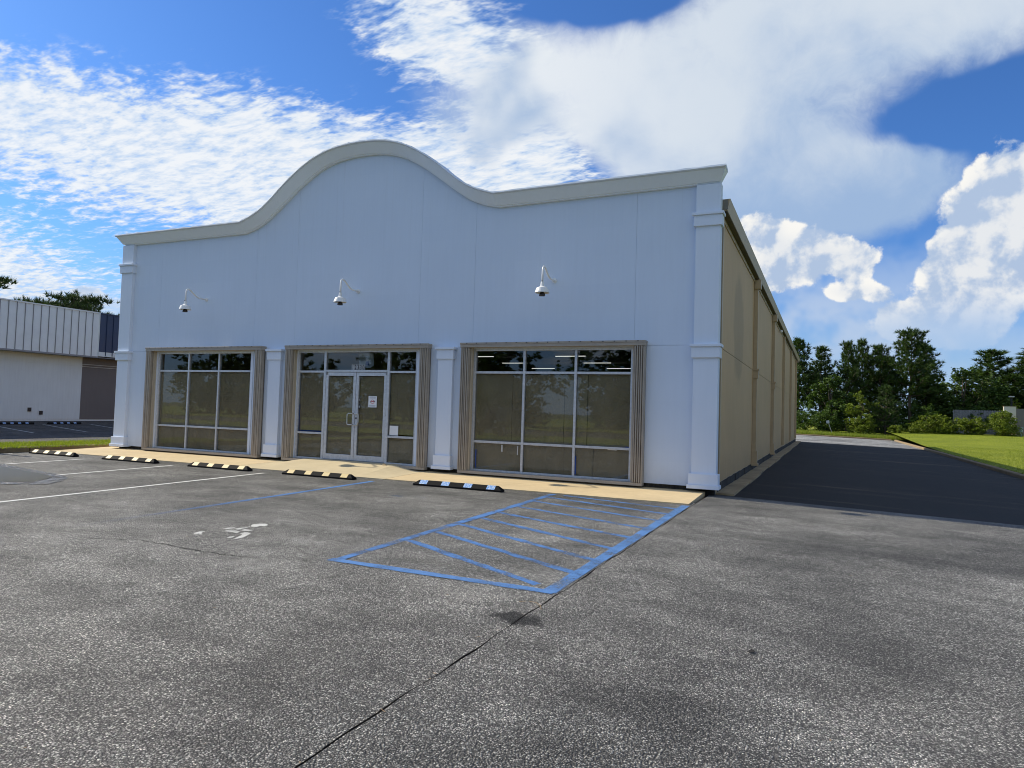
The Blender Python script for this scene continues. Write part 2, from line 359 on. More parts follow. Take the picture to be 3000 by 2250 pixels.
paint('paint_blue', (.10, .235, .52), .50, .74)
paint('paint_blue_bright', (.11, .25, .53), .46, .74)
paint('paint_blue_faded', (.10, .25, .55), .46, .66, (-8.4, -3.2))
paint('paint_blue_ghost', (.07, .13, .25), .62, .80)
def lawn(name, a, b, c3):
    def f(t):
        p = pos(t); n = t.noise(p, .35, 5, .6); n2 = t.noise(p, 9, 4, .7); n3 = t.noise(p, 70, 3, .7)
        v = t.m('ADD', t.m('MULTIPLY', n, .5), t.m('ADD', t.m('MULTIPLY', n2, .3), t.m('MULTIPLY', n3, .35)))
        return pbsdf(t, t.ramp(v, [(.36, a), (.58, b), (.82, c3)]), .8, normal=bump(t, t.m('ADD', n3, n2), .9, .03), spec=.2)
    mat(name, f)
lawn('lawn_green', (.085, .125, .008), (.22, .255, .014), (.35, .36, .03))
lawn('earth_green', (.05, .075, .015), (.09, .11, .025), (.15, .14, .05))
def leafmat(name, lo, hi, tr=.25):
    def f(t):
        r = t.node('ShaderNodeNewGeometry').outputs['Random Per Island']
        c = t.ramp(r, [(0, lo), (1, hi)])
        d = pbsdf(t, c, .55, spec=.3)
        tl = t.node('ShaderNodeBsdfTranslucent'); t.put(tl.inputs[0], t.mix(1.0, c, (1.2, 1.3, .6), 'MULTIPLY'))
        mx = t.node('ShaderNodeMixShader'); mx.inputs[0].default_value = tr
        t.l.new(d, mx.inputs[1]); t.l.new(tl.outputs[0], mx.inputs[2]); return mx.outputs[0]
    mat(name, f)
leafmat('pine_needles', (.022, .045, .010), (.075, .125, .026), .2)
leafmat('pine_needles_dark', (.018, .036, .010), (.058, .092, .024), .2)
leafmat('leaf_green', (.028, .055, .010), (.095, .155, .024), .28)
leafmat('leaf_light', (.07, .11, .012), (.23, .28, .035), .35)
leafmat('grass_blade', (.09, .14, .012), (.32, .36, .04), .35)
plain('bark', (.10, .075, .052), .9, .35, 9, bmp=.8, bscale=30)
plain('fence_wood', (.20, .20, .215), .85, .6, 7)
plain('roof_shingle', (.12, .12, .13), .85, .3, 14, bmp=.6, bscale=25)
plain('house_wall', (.42, .44, .46), .8, .06)
plain('navy_metal', (.022, .045, .105), .42, .10, 2)
plain('white_metal', (.74, .80, .80), .4, .06, 1.5)
plain('grey_metal', (.25, .26, .27), .5, .1, 3)
stucco('neighbour_white', (.72, .78, .77), .10, .35)
stucco('neighbour_brown', (.17, .155, .145), .10, .4)
plain('rust_pole', (.20, .055, .022), .7, .3, 12)
plain('wood_pale', (.55, .42, .25), .7, .2, 20)
plain('dead_twig', (.30, .21, .12), .8, .2, 30)
plain('leaf_dark', (.02, .016, .012), .8, .3, 30)
def stained(t):
    p = pos(t)
    sp = t.node('ShaderNodeSeparateXYZ'); t.l.new(p, sp.inputs[0])
    n = t.noise(t.mapping(p, (0, 0, 0), (0, 0, 0), (3, 3, .8), 'POINT'), 1.6, 6, .7)
    rust = t.m('MULTIPLY', t.rng(sp.outputs[2], 3.1, 1.0), t.rng(n, .36, .6))
    c = t.mix(rust, (.62, .57, .47), (.50, .24, .06))
    c = t.mix(t.m('MULTIPLY', t.rng(sp.outputs[2], 1.9, .6), t.rng(n, .5, .65)), c, (.05, .03, .015))
    return pbsdf(t, c, .8, normal=bump(t, t.noise(p, 40, 4), .4, .01))
mat('stained_plaster', stained)
plain('valve_green', (.36, .50, .46), .5, .15, 10)
plain('sign_grey', (.45, .48, .50), .5, .1, 10)
def water(t):
    p = pos(t)
    return pbsdf(t, (.17, .17, .155), .05, normal=bump(t, t.noise(p, 3, 2), .02, .02), spec=.6)
mat('puddle_water', water)
def wetrim(t):
    p = pos(t)
    s1 = t.node('ShaderNodeSeparateColor'); t.l.new(t.voro(p, 55, out='Color'), s1.inputs[0])
    a = t.rng(t.m('ADD', t.noise(p, 5, 4, .7), t.m('MULTIPLY', t.noise(p, 60, 2, .5), .3)), .50, .68)
    b = pbsdf(t, t.ramp(s1.outputs[0], [(0, .04), (.6, .16), (1, .6)]), .18, normal=bump(t, t.m('SUBTRACT', s1.outputs[0], t.voro(p, 55)), 1.0, .012), spec=.7)
    tr = t.node('ShaderNodeBsdfTransparent'); mx = t.node('ShaderNodeMixShader')
    t.put(mx.inputs[0], a); t.l.new(tr.outputs[0], mx.inputs[1]); t.l.new(b, mx.inputs[2]); return mx.outputs[0]
mat('wet_gravel', wetrim)
plain('car_paint', (.018, .022, .020), .25, .05, 3, spec=.6)
plain('car_glass', (.01, .012, .014), .06, .05, 3, spec=.7)
plain('car_trim', (.03, .03, .03), .6, .1)
plain('headlight_glass', (.75, .75, .72), .1, .05, spec=.7)
plain('rim_metal', (.4, .4, .41), .35, .05, metal=.6)

# ------------------------------------------------------------------ mesh helper
ORG = {}
class MB:
    def __init__(s): s.v = []; s.f = []
    def add(s, vs, fs):
        o = len(s.v); s.v += [tuple(q) for q in vs]; s.f += [tuple(i+o for i in f) for f in fs]; return s
    def box(s, x0, x1, y0, y1, z0, z1):
        return s.add([(x0, y0, z0), (x1, y0, z0), (x1, y1, z0), (x0, y1, z0), (x0, y0, z1), (x1, y0, z1), (x1, y1, z1), (x0, y1, z1)],
                     [(0, 3, 2, 1), (4, 5, 6, 7), (0, 1, 5, 4), (1, 2, 6, 5), (2, 3, 7, 6), (3, 0, 4, 7)])
    def quad(s, a, b, c, d): return s.add([a, b, c, d], [(0, 1, 2, 3)])
    def prism(s, poly, axis, a0, a1):
        # poly: 2D list in the two other axes; axis 'x','y','z'
        n = len(poly); vs = []
        for a in (a0, a1):
            for p, q in poly:
                vs.append({'x': (a, p, q), 'y': (p, a, q), 'z': (p, q, a)}[axis])
        fs = [tuple(range(n))[::-1], tuple(range(n, 2*n))] + [(i, (i+1) % n, n+(i+1) % n, n+i) for i in range(n)]
        return s.add(vs, fs)
    def tube(s, pts, rad, n=8):
        rad = rad if hasattr(rad, '__len__') else [rad]*len(pts)
        pts = [Vector(p) for p in pts]; rings = []
        ref = Vector((0.31, 0.2, 0.93))
        for i, p in enumerate(pts):
            t = (pts[min(i+1, len(pts)-1)]-pts[max(i-1, 0)]).normalized()
            a = t.cross(ref if abs(t.dot(ref)) < .95 else Vector((1, 0, 0))).normalized(); b = t.cross(a)
            rings.append([p+(a*math.cos(2*math.pi*k/n)+b*math.sin(2*math.pi*k/n))*rad[i] for k in range(n)])
        fs = []
        for i in range(len(pts)-1):
            for k in range(n): fs.append((i*n+k, i*n+(k+1) % n, (i+1)*n+(k+1) % n, (i+1)*n+k))
        fs += [tuple(range(n))[::-1], tuple(range((len(pts)-1)*n, len(pts)*n))]
        return s.add([q for r in rings for q in r], fs)
    def lathe(s, c, prof, n=20):
        vs = []; fs = []
        for r, z in prof:
            for k in range(n): vs.append((c[0]+r*math.cos(2*math.pi*k/n), c[1]+r*math.sin(2*math.pi*k/n), c[2]+z))
        for i in range(len(prof)-1):
            for k in range(n): fs.append((i*n+k, i*n+(k+1) % n, (i+1)*n+(k+1) % n, (i+1)*n+k))
        return s.add(vs, fs)
    def mesh(s, name, material, org=(0, 0, 0), smooth=False, bevel=0):
        me = bpy.data.meshes.new(name)
        me.from_pydata([(v[0]-org[0], v[1]-org[1], v[2]-org[2]) for v in s.v], [], s.f)
        me.materials.append(MATS[material])
        if smooth:
            me.polygons.foreach_set('use_smooth', [True]*len(me.polygons))
        me.update(); return me
    def build(s, name, material, parent=None, smooth=False, bevel=0.0):
        org = ORG.get(parent.name, (0, 0, 0)) if parent else (0, 0, 0)
        o = bpy.data.objects.new(name, s.mesh(name, material, org, smooth)); col.objects.link(o)
        if parent: o.parent = parent; ORG[o.name] = org
        if bevel:
            b = o.modifiers.new('bevel', 'BEVEL'); b.width = bevel; b.segments = 2; b.limit_method = 'ANGLE'
        return o
def tag(o, label=None, cat=None, group=None, kind=None):
    if label: o['label'] = label
    if cat: o['category'] = cat
    if group: o['group'] = group
    if kind: o['kind'] = kind
    return o
def empty(name, loc, label=None, cat=None, group=None):
    o = bpy.data.objects.new(name, None); col.objects.link(o); o.location = loc; o.empty_display_size = .3
    ORG[o.name] = tuple(loc); return tag(o, label, cat, group)
def box(name, m, parent, *b, bevel=0.0): return MB().box(*b).build(name, m, parent, bevel=bevel)
def sstep(a, b, x):
    t = min(1, max(0, (x-a)/(b-a))); return t*t*(3-2*t)
def interp(x, pts):
    if x <= pts[0][0]: return pts[0][1]
    for (a, p), (b, q) in zip(pts, pts[1:]):
        if x <= b: return p+(q-p)*(x-a)/(b-a)
    return pts[-1][1]
def spline(x, pts):
    xs = [p[0] for p in pts]; ys = [p[1] for p in pts]
    x = max(xs[0], min(xs[-1], x)); i = max(0, min(len(xs)-2, int(np.searchsorted(xs, x))-1))
    g = lambda k: 0 if k <= 0 else ((ys[k+1]-ys[k-1])/(xs[k+1]-xs[k-1]) if k < len(xs)-1 else (ys[k]-ys[k-1])/(xs[k]-xs[k-1]))
    h = xs[i+1]-xs[i]; t = (x-xs[i])/h
    return (2*t**3-3*t*t+1)*ys[i]+(t**3-2*t*t+t)*h*g(i)+(-2*t**3+3*t*t)*ys[i+1]+(t**3-t*t)*h*g(i+1)

# ------------------------------------------------------------------ ground
def gz(x, y):
    z = -0.0125*min(14, max(0, -1.8-y))
    if x > 8.5: z -= 0.025*min(7.8, x-8.5)
    if x < -11: z += interp(-x, [(11, 0), (16, -.15), (20, -.28), (24, -.1), (27, .05), (31, .1), (34, .1)])
    return z
def hz(x, y):  # lawns
    if y < -20: return -.12
    return -.05+.58*sstep(28, 76, y)+.25*sstep(76, 120, y)
def sheet(name, m, xs, ys, fn, off=0.0, parent=None, thick=0.0):
    b = MB(); nx, ny = len(xs), len(ys)
    b.v = [(x, y, fn(x, y)+off) for y in ys for x in xs]
    b.f = [(j*nx+i, j*nx+i+1, (j+1)*nx+i+1, (j+1)*nx+i) for j in range(ny-1) for i in range(nx-1)]
    return b.build(name, m, parent)
def lin(a, b, n): return [a+(b-a)*i/n for i in range(n+1)]
big = tag(MB().quad((-900, -900, -.75), (900, -900, -.75), (900, 900, -.75), (-900, 900, -.75)).build('ground', 'earth_green'), kind='structure')
def seam(y): return 8.345+.009*min(0, y+2)+.006*math.sin(y*3.1)+.005*math.sin(y*11.3+1)
def lot_sheet(name, m, xs, ys, left):
    b = MB(); nx, ny = len(xs), len(ys)
    for y in ys:
        e = seam(y) if y < -1.4 else 8.345
        for i, x in enumerate(xs):
            if left and i == nx-1: x = e-.006-.003*math.sin(y*7.7)
            if not left and i == 0: x = e+.006+.004*math.sin(y*5.3+2)
            b.v.append((x, y, gz(x, y)))
    b.f = [(j*nx+i, j*nx+i+1, (j+1)*nx+i+1, (j+1)*nx+i) for j in range(ny-1) for i in range(nx-1)]
    return b.build(name, m)
YS = [-22, -18]+lin(-15.8, -1.8, 140)+[-1.4]
lot = tag(lot_sheet('parking_lot', 'asphalt_lot', [-9.2, -5, 0, 5, 8.34], YS, True), kind='structure')
drive = tag(lot_sheet('driveway', 'asphalt_drive', [8.35, 8.5, 10, 12, 14, 16.15], YS+[0, .22], False), kind='structure')
lane = tag(sheet('side_lane', 'asphalt_sealed_shade', [8.35, 8.5, 10, 12, 14, 16.15], [.235, 10, 20, 30, 38.6], gz, -.003), kind='structure')
stripe_bed = MB().quad((8.1, -22, -.30), (8.6, -22, -.30), (8.6, -1.4, -.05), (8.1, -1.4, -.05)).build('seam_bed', 'crack_black', lot)
rear = tag(sheet('rear_lane', 'asphalt_pale', [-30, -10, 8.5, 10, 12, 14, 16.15], [38.6, 45, 55, 61.2], lambda x, y: gz(max(x, -10), 0)), kind='structure')
nlot = tag(sheet('neighbouring_lot', 'asphalt_far', [-34, -31, -29, -27, -25.5, -24, -22, -20, -18, -16, -13.5, -11.3], [-22, -15.8, -8, -1.8, 0, 10, 20, 34, 60], gz), kind='structure')
lawn_o = tag(sheet('lawn', 'lawn_green', lin(16.3, 60, 20)+[90, 160], lin(-22, 120, 60)+[220], hz), kind='structure')
backv = tag(sheet('back_verge', 'lawn_green', lin(-60, 16.3, 12), [61.35, 62, 63, 65, 68, 72, 90, 220], lambda x, y: gz(x if x > 0 else 0, 0)+.10+.34*sstep(61, 72, y)), kind='structure')
verge = tag(sheet('side_verge', 'lawn_green', [-11.35, -10.9, -10, -9.3], [-22, -10, -1.8, 5, 20, 38.6], lambda x, y: gz(-9, y)+.12-(.10 if x < -11.3 else 0)), kind='structure')
# front verge and road beyond the camera (mirrored in the shop glass)
tag(sheet('front_verge', 'lawn_green', [-120, 120], [-31, -22], lambda x, y: -.14), kind='structure')
tag(sheet('road', 'asphalt_far', [-300, 300], [-46, -31], lambda x, y: -.22), kind='structure')
for yy in (-38.7, -38.3): tag(sheet('road_line', 'stop_yellow', [-200, 200], [yy-.06, yy+.06], lambda x, y: -.214, parent=None), kind='structure')
tag(sheet('opposite_verge', 'lawn_green', [-300, 300], [-140, -46], lambda x, y: -.16), kind='structure')

# kerbs: each stone a piece
def kerb(name, pts, h=.14, w=.15, seg=3.0, gap=.012, zf=gz):
    root = tag(empty(name, (pts[0][0], pts[0][1], 0)), kind='structure')
    for (a, b) in zip(pts, pts[1:]):
        a = Vector((*a, 0)); b = Vector((*b, 0)); L = (b-a).length; n = max(1, round(L/seg)); d = (b-a)/L; s = Vector((-d.y, d.x, 0))
        for i in range(n):
            p = a+d*(L*i/n+gap/2); q = a+d*(L*(i+1)/n-gap/2); m = MB()
            prof = [(0, -.15), (0, h-.03), (.03, h), (w, h), (w, -.15)]
            vs = []
            for e in (p, q):
                jz = random.uniform(-.006, .006)
                for o_, z in prof: vs.append((e.x+s.x*o_, e.y+s.y*o_, zf(e.x, e.y)+z+jz))
            k = len(prof); m.add(vs, [tuple(range(k)), tuple(range(k, 2*k))[::-1]]+[(i2, k+i2, k+(i2+1) % k, (i2+1) % k) for i2 in range(k)])
            m.build('kerb_stone', 'kerb_concrete', root)
    return root
kerb('left_kerb', [(-9.2, -1.95), (-9.2, 38)], h=.14)
kerb('left_kerb', [(-9.2, -22), (-9.2, -1.98)], h=.14)
kerb('lawn_kerb', [(16.15, 60.0), (16.15, -22)], h=.13, seg=3.0)
kerb('back_kerb', [(16.0, 61.2), (-30, 61.2)][::-1], h=.13, zf=lambda x, y: gz(x if x > 0 else 0, 0))

# sidewalk: three slabs, the middle one ramped up to the door
side = tag(empty('sidewalk', (0, -.8, 0)), kind='structure')
def slab(m, xs, ys, fn):
    b = MB(); nx, ny = len(xs), len(ys)
    b.v = [(x, y, fn(x, y)) for y in ys for x in xs]+[(x, y, -.12) for y in ys for x in xs]; N = nx*ny
    b.f = [(j*nx+i, j*nx+i+1, (j+1)*nx+i+1, (j+1)*nx+i) for j in range(ny-1) for i in range(nx-1)]
    for i in range(nx-1):
        b.f += [(i, N+i, N+i+1, i+1), ((ny-1)*nx+i, (ny-1)*nx+i+1, N+(ny-1)*nx+i+1, N+(ny-1)*nx+i)]
    for j in range(ny-1):
        b.f += [(j*nx, (j+1)*nx, N+(j+1)*nx, N+j*nx), (j*nx+nx-1, N+j*nx+nx-1, N+(j+1)*nx+nx-1, (j+1)*nx+nx-1)]
    return b.build('slab', m, side)
fy = lambda x: -1.66+.02*math.sin(x*1.3)+.012*math.sin(x*5.1)
def walk(x, y): return .016+.05*(y+1.66)/1.66
slab('sidewalk_concrete', lin(-9.02, -2.115, 14), [-1.66, -.8, .25], walk)
slab('ramp_concrete', lin(-2.10, 2.10, 28), [-1.68, -1.2, -.8, -.4, 0, .25], lambda x, y: max(walk(x, min(y, .2)), .016+(.15*sstep(-1.66, -.05, y))*min(1, max(0, (2.1-abs(x))/.75))+.05*(y+1.66)/1.66*.1))
slab('sidewalk_concrete', lin(2.115, 8.28, 14), [-1.66, -.8, .25], walk)
strip = tag(empty('mow_strip', (8.7, .3, 0)), kind='structure')
for i in range(13):
    y0 = .32+i*2.94
    MB().box(8.40, 8.78+.02*math.sin(i*2.1), y0, y0+2.92, -.15, .03).build('slab', 'strip_concrete', strip)

# painted markings (parts of the lot)
def stripe(name, m, a, b, w, parent, n=10, off=.005, jit=.0, wob=.0):
    a = Vector((*a, 0)); b = Vector((*b, 0)); d = (b-a).normalized(); s = Vector((-d.y, d.x, 0)); q = MB(); L = []
    for i in range(n+1):
        p = a+(b-a)*(i/n)+s*random.uniform(-wob, wob); ww = w*(1+random.uniform(-jit, jit))/2
        for sg in (-1, 1):
            v = p+s*ww*sg; L.append((v.x, v.y, gz(min(v.x, 8.45), v.y)+off))
    q.add(L, [(2*i, 2*i+1, 2*i+3, 2*i+2) for i in range(n)]); return q.build(name, m, parent)
for x0, y0, y1 in [(-8.85, -2.6, -7.4), (-6.2, -2.45, -7.4), (-3.36, -2.27, -7.5), (-.62, -2.22, -7.7)]:
    stripe('parking_line', 'paint_white', (x0, y0), (x0+.02, y1), .10, lot, 14, jit=.08)
stripe('parking_line', 'paint_blue_faded', (2.11, -2.08), (2.06, -8.2), .11, lot, 16, jit=.12)
# access aisle
stripe('aisle_line', 'paint_blue_bright', (8.26, -1.83), (8.20, -7.94), .135, lot, 24, .0055, .08)
stripe('aisle_line', 'paint_blue', (5.87, -1.78), (5.88, -7.86), .12, lot, 24, .0055, .15)
stripe('aisle_line', 'paint_blue_bright', (5.80, -7.90), (8.25, -7.92), .12, lot, 16, .0062, .15)
hat = [(-1.83, -2.30), (-2.22, -2.92), (-2.81, -3.61), (-3.51, -4.34), (-4.22, -5.10), (-4.79, -5.88), (-5.41, -6.55), (-6.03, -7.18), (-6.67, -7.74)]
for i, (ya, yb) in enumerate(hat):
    stripe('hatch_line', 'paint_blue', (5.95 if i else 6.1, ya), (8.20 if i < 8 else 8.02, yb), .10, lot, 14, .0045, .2, .008)
# worn wheelchair symbol (remains)
ISA = tag(empty('wheelchair_symbol', (4.2, -7.8, 0))); ISA.parent = lot; ORG[ISA.name] = (4.2, -7.8, 0)
def patch(pts, m, name, parent, off=.005):
    q = MB(); q.add([(x, y, gz(min(x, 8.4), y)+off) for x, y in pts], [tuple(range(len(pts)))]); return q.build(name, m, parent)
for poly in [[(3.582, -7.655), (3.55, -7.554), (3.605, -7.502), (3.636, -7.586), (3.74, -7.674), (3.671, -7.683), (3.656, -7.709)] ,
             [(3.628, -7.253), (3.652, -7.182), (3.701, -7.132), (3.729, -7.181), (3.707, -7.269)] ,
             [(3.762, -7.212), (3.766, -7.128), (3.808, -7.063), (3.78, -6.967), (3.817, -7.02), (3.84, -7.155), (3.844, -7.232)] ,
             [(3.772, -6.952), (3.719, -6.869), (3.75, -6.781), (3.827, -6.747), (3.915, -6.794), (3.94, -6.895), (3.867, -6.891), (3.897, -6.968), (3.829, -6.993)] ,
             [(3.767, -7.382), (3.762, -7.27), (3.831, -7.263), (3.963, -7.31), (3.986, -7.383), (3.889, -7.375)] ,
             [(3.897, -7.246), (3.881, -7.158), (4.029, -7.162), (4.007, -7.229)] ,
             [(4.024, -7.376), (4.039, -7.297), (4.13, -7.299), (4.199, -7.418), (4.259, -7.561), (4.247, -7.632), (4.234, -7.678), (4.174, -7.549), (4.125, -7.431)] ,
             [(4.121, -7.679), (4.085, -7.588), (4.109, -7.525), (4.153, -7.611)] ,
             [(4.312, -7.654), (4.317, -7.604), (4.337, -7.554), (4.354, -7.612)] ,]:
    patch(poly, 'paint_white_worn', 'symbol_patch', ISA)
# ghost of an older blue mark, thin cracks, pieces of paint
for pts in [[(3.55, -3.62), (3.75, -3.40), (4.2, -3.45), (4.25, -3.55), (3.85, -3.55), (3.8, -3.68)]]: patch(pts, 'paint_blue_ghost', 'old_paint', lot)
def crack(pts, w, parent, n=30, name='crack'):
    q = MB(); L = []
    for i in range(n+1):
        t = i/n*(len(pts)-1); k = min(int(t), len(pts)-2); f = t-k
        x = pts[k][0]*(1-f)+pts[k+1][0]*f+random.uniform(-.012, .012); y = pts[k][1]*(1-f)+pts[k+1][1]*f+random.uniform(-.015, .015)
        ww = w*random.uniform(.2, 1.0)*(1 if 0 < i < n else .1)
        for sg in (-1, 1): L.append((x+.2*sg*ww, y+sg*ww, gz(x, y)+.004))
    q.add(L, [(2*i, 2*i+1, 2*i+3, 2*i+2) for i in range(n)]); return q.build(name, 'crack_black', parent)
crack([(2.72, -8.50), (3.41, -8.22), (4.19, -8.27), (4.72, -8.29), (5.08, -8.24)], .012, lot, 44)
crack([(9.8, -1.6), (10.6, -2.6), (11.0, -3.4), (11.9, -4.4)], .008, drive, 30)
crack([(12.3, .2), (11.9, -.8), (11.7, -1.6), (11.9, -3.0)], .010, drive, 40)

# puddle
pud = [(-2.66, -5.98), (-2.55, -5.80), (-2.72, -5.48), (-3.1, -5.12), (-3.7, -4.94), (-4.44, -4.80), (-5.2, -4.66), (-5.9, -4.52), (-6.9, -4.7), (-7.4, -5.6), (-6.6, -6.6), (-5.2, -6.75), (-4.0, -6.5), (-3.2, -6.22)]
cxp = sum(p[0] for p in pud)/len(pud); cyp = sum(p[1] for p in pud)/len(pud)
def ringpts(s, n=6):
    out = []
    for i, p in enumerate(pud):
        q = pud[(i+1) % len(pud)]
        for k in range(n):
            x = p[0]+(q[0]-p[0])*k/n; y = p[1]+(q[1]-p[1])*k/n; j = random.uniform(-.03, .03)
            out.append((cxp+(x-cxp)*(s+j*.4), cyp+(y-cyp)*(s+j)))
    return out
pr = empty('puddle', (cxp, cyp, -.04)); tag(pr, kind='structure')
a = ringpts(.97); q = MB(); q.add([(x, y, gz(x, y)+.009) for x, y in a], [tuple(range(len(a)))]); q.build('water', 'puddle_water', pr)
b_ = ringpts(1.0); c_ = ringpts(1.22); q = MB(); n_ = len(a)
q.add([(x, y, gz(x, y)+.007) for x, y in ringpts(.90)]+[(x, y, gz(x, y)+.007) for x, y in c_], [(i, (i+1) % n_, n_+(i+1) % n_, n_+i) for i in range(n_)]); q.build('wet_rim', 'wet_gravel', pr)

# ------------------------------------------------------------------ main building
bd = empty('commercial_building', (0, 18, 0), 'long white-fronted store building with arched parapet and tan side wall', 'building')
TOP = [(0, 7.90), (.5, 7.875), (.95, 7.80), (1.4, 7.645), (1.85, 7.40), (2.3, 7.085), (2.65, 6.80), (3.0, 6.555), (3.35, 6.39), (3.72, 6.27)]
BOT = [(0, 7.615), (.42, 7.60), (.88, 7.525), (1.34, 7.36), (1.86, 7.05), (2.34, 6.705), (2.62, 6.50), (3.0, 6.245), (3.4, 6.075), (3.76, 5.985)]
def ztop(x): x = abs(x+.02); return spline(x, TOP) if x < 3.72 else 6.27+.003*(x-3.72)
def zbot(x): x = abs(x+.02); return spline(x, BOT) if x < 3.76 else 5.985+.005*(x-3.76)
def wall_strip(m, x0, x1, z0, y0, y1, zt=None, n=None):
    n = n or max(2, int((x1-x0)/.12)); xs = lin(x0, x1, n); f = zt or (lambda x: zbot(x)+.12)
    vs = []
    for x in xs: vs += [(x, y0, z0), (x, y0, f(x)), (x, y1, z0), (x, y1, f(x))]
    fs = []
    for i in range(n):
        a, b = 4*i, 4*(i+1)
        fs += [(a, b, b+1, a+1), (a+2, a+3, b+3, b+2), (a+1, b+1, b+3, a+3), (a, a+2, b+2, b)]
    e = 4*n; fs += [(0, 1, 3, 2), (e, e+2, e+3, e+1)]
    return m.add(vs, fs)
XL, XR = -8.47, 8.47
OPEN = [(-6.95, -3.30), (-1.88, 1.82), (3.14, 6.90)]
# structural core behind the finish panels
core = MB(); wall_strip(core, XL+.02, XR-.02, 2.90, .012, .22)
xs_ = [XL+.02]+[q for o in OPEN for q in o]+[XR-.02]
for a, b in zip(xs_[::2], xs_[1::2]): core.box(a+.01 if a > XL+.1 else a, b-.01 if b < XR-.1 else b, .012, .22, .157, 2.90)
core.build('wall_core', 'white_stucco', bd)
JX = [XL, -6.92, -3.33, -1.96, 1.74, 3.17, 6.84, XR]
for a, b in zip(JX, JX[1:]):
    wall_strip(MB(), a+.0018, b-.0018, 2.886, .0, .0115).build('wall_panel', 'white_stucco', bd)
for a, b in zip(xs_[::2], xs_[1::2]):
    MB().box(a+.0035, b-.0035, .0, .0115, .155, 2.880).build('wall_panel', 'white_stucco', bd)
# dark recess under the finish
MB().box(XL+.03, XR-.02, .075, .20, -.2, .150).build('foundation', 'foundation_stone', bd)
# cornice
def loft(rows, name, m, parent, xs, endflare):
    b = MB(); n = len(xs); k = len(rows)
    for (y, zf, fl) in rows:
        for i, x in enumerate(xs):
            xx = x
            if i == 0: xx = -8.47-fl
            if i == n-1: xx = 8.47+fl
            b.v.append((xx, y, zf(x)))
    b.f = [(j*n+i, j*n+i+1, (j+1)*n+i+1, (j+1)*n+i) for j in range(k-1) for i in range(n-1)]
    b.f += [tuple(j*n for j in range(k)), tuple(j*n+n-1 for j in range(k))[::-1]]
    return b.build(name, m, parent)
xs = [-8.47]+lin(-8.3, -3.75, 20)+lin(-3.7, 3.7, 110)+lin(3.75, 8.3, 20)+[8.47]
cor = loft([(.06, zbot, .0), (-.07, zbot, .0), (-.075, lambda x: zbot(x)+.02, .01), (-.10, lambda x: zbot(x)+.024, .02), (-.265, lambda x: ztop(x)-.055, .115), (.06, lambda x: ztop(x)-.055, .115), (.06, zbot, .0)], 'cornice', 'cornice_paint', bd, xs, 0)
rough_ = lambda x: ztop(x)+.004*math.sin(x*17)+.003*math.sin(x*41)
loft([(.07, lambda x: ztop(x)-.053, .12), (-.285, lambda x: ztop(x)-.053, .125), (-.305, lambda x: ztop(x)-.035, .135), (-.30, lambda x: rough_(x)-.005, .135), (-.27, rough_, .125), (.07, lambda x: rough_(x)+.006, .12), (.07, lambda x: ztop(x)-.053, .12)], 'parapet_cap', 'white_trim', cor, xs, 0)
# corner pilasters
def corner(sx):
    def bx(m, a, b, y0, y1, z0, z1):
        x0, x1 = sorted((sx*a, sx*b)); return m.box(x0, x1, y0, y1, z0, z1)
    sh = bx(MB(), 8.03, 8.495, -.095, .12, .15, 5.995).build('corner_pilaster', 'white_trim', bd, bevel=.006)
    for zt in (2.89, 5.44):
        c = MB(); bx(c, 7.995, 8.53, -.135, .13, zt-.265, zt-.055); bx(c, 7.965, 8.56, -.165, .135, zt-.055, zt); c.build('capital', 'white_trim', sh, bevel=.006)
    c = MB(); bx(c, 7.985, 8.535, -.135, .13, .20, .41); bx(c, 7.96, 8.56, -.165, .135, .125, .20); c.build('plinth', 'white_trim', sh, bevel=.006)
corner(1); corner(-1)
def small_pil(x0, x1):
    sh = MB().box(x0, x1, -.09, .005, .15, 2.64).build('pilaster', 'white_trim', bd, bevel=.006)
    c = MB(); c.box(x0-.03, x1+.03, -.12, .006, 2.62, 2.835); c.box(x0-.065, x1+.065, -.155, .007, 2.835, 2.89); c.build('capital', 'white_trim', sh, bevel=.006)
    c = MB(); c.box(x0-.03, x1+.03, -.125, .006, .215, .455); c.box(x0-.06, x1+.06, -.155, .007, .14, .215); c.build('plinth', 'white_trim', sh, bevel=.006)
small_pil(-2.70, -2.30); small_pil(2.345, 2.725)

# storefronts
ZR = [(.195, .775), (.825, 2.305), (2.355, 2.805)]
def bar(m, x0, x1, z0, z1, y0=.02, y1=.10): m.box(x0, x1, y0, y1, z0, z1)
def papers(parent, x0, x1, z0, z1, cut=None):
    xs = [x0, x1] if not cut else [x0, x0+(x1-x0)*cut, x1]
    for i, (a, b) in enumerate(zip(xs, xs[1:])):
        n = 10; vs = []; ph = random.uniform(0, 6); m = MB()
        for r in range(n+1):
            for c in range(n+1):
                x = a+(b-a)*c/n+(.004 if i else 0); z = z0+(z1-z0)*r/n
                vs.append((x, .078+.006*i+.006*math.sin(x*9+ph)+.005*math.sin(z*4+x*6+ph*2), z))
        m.add(vs, [(r*(n+1)+c, r*(n+1)+c+1, (r+1)*(n+1)+c+1, (r+1)*(n+1)+c) for r in range(n) for c in range(n)])
        m.build('paper_sheet', 'kraft_paper', parent, smooth=True)
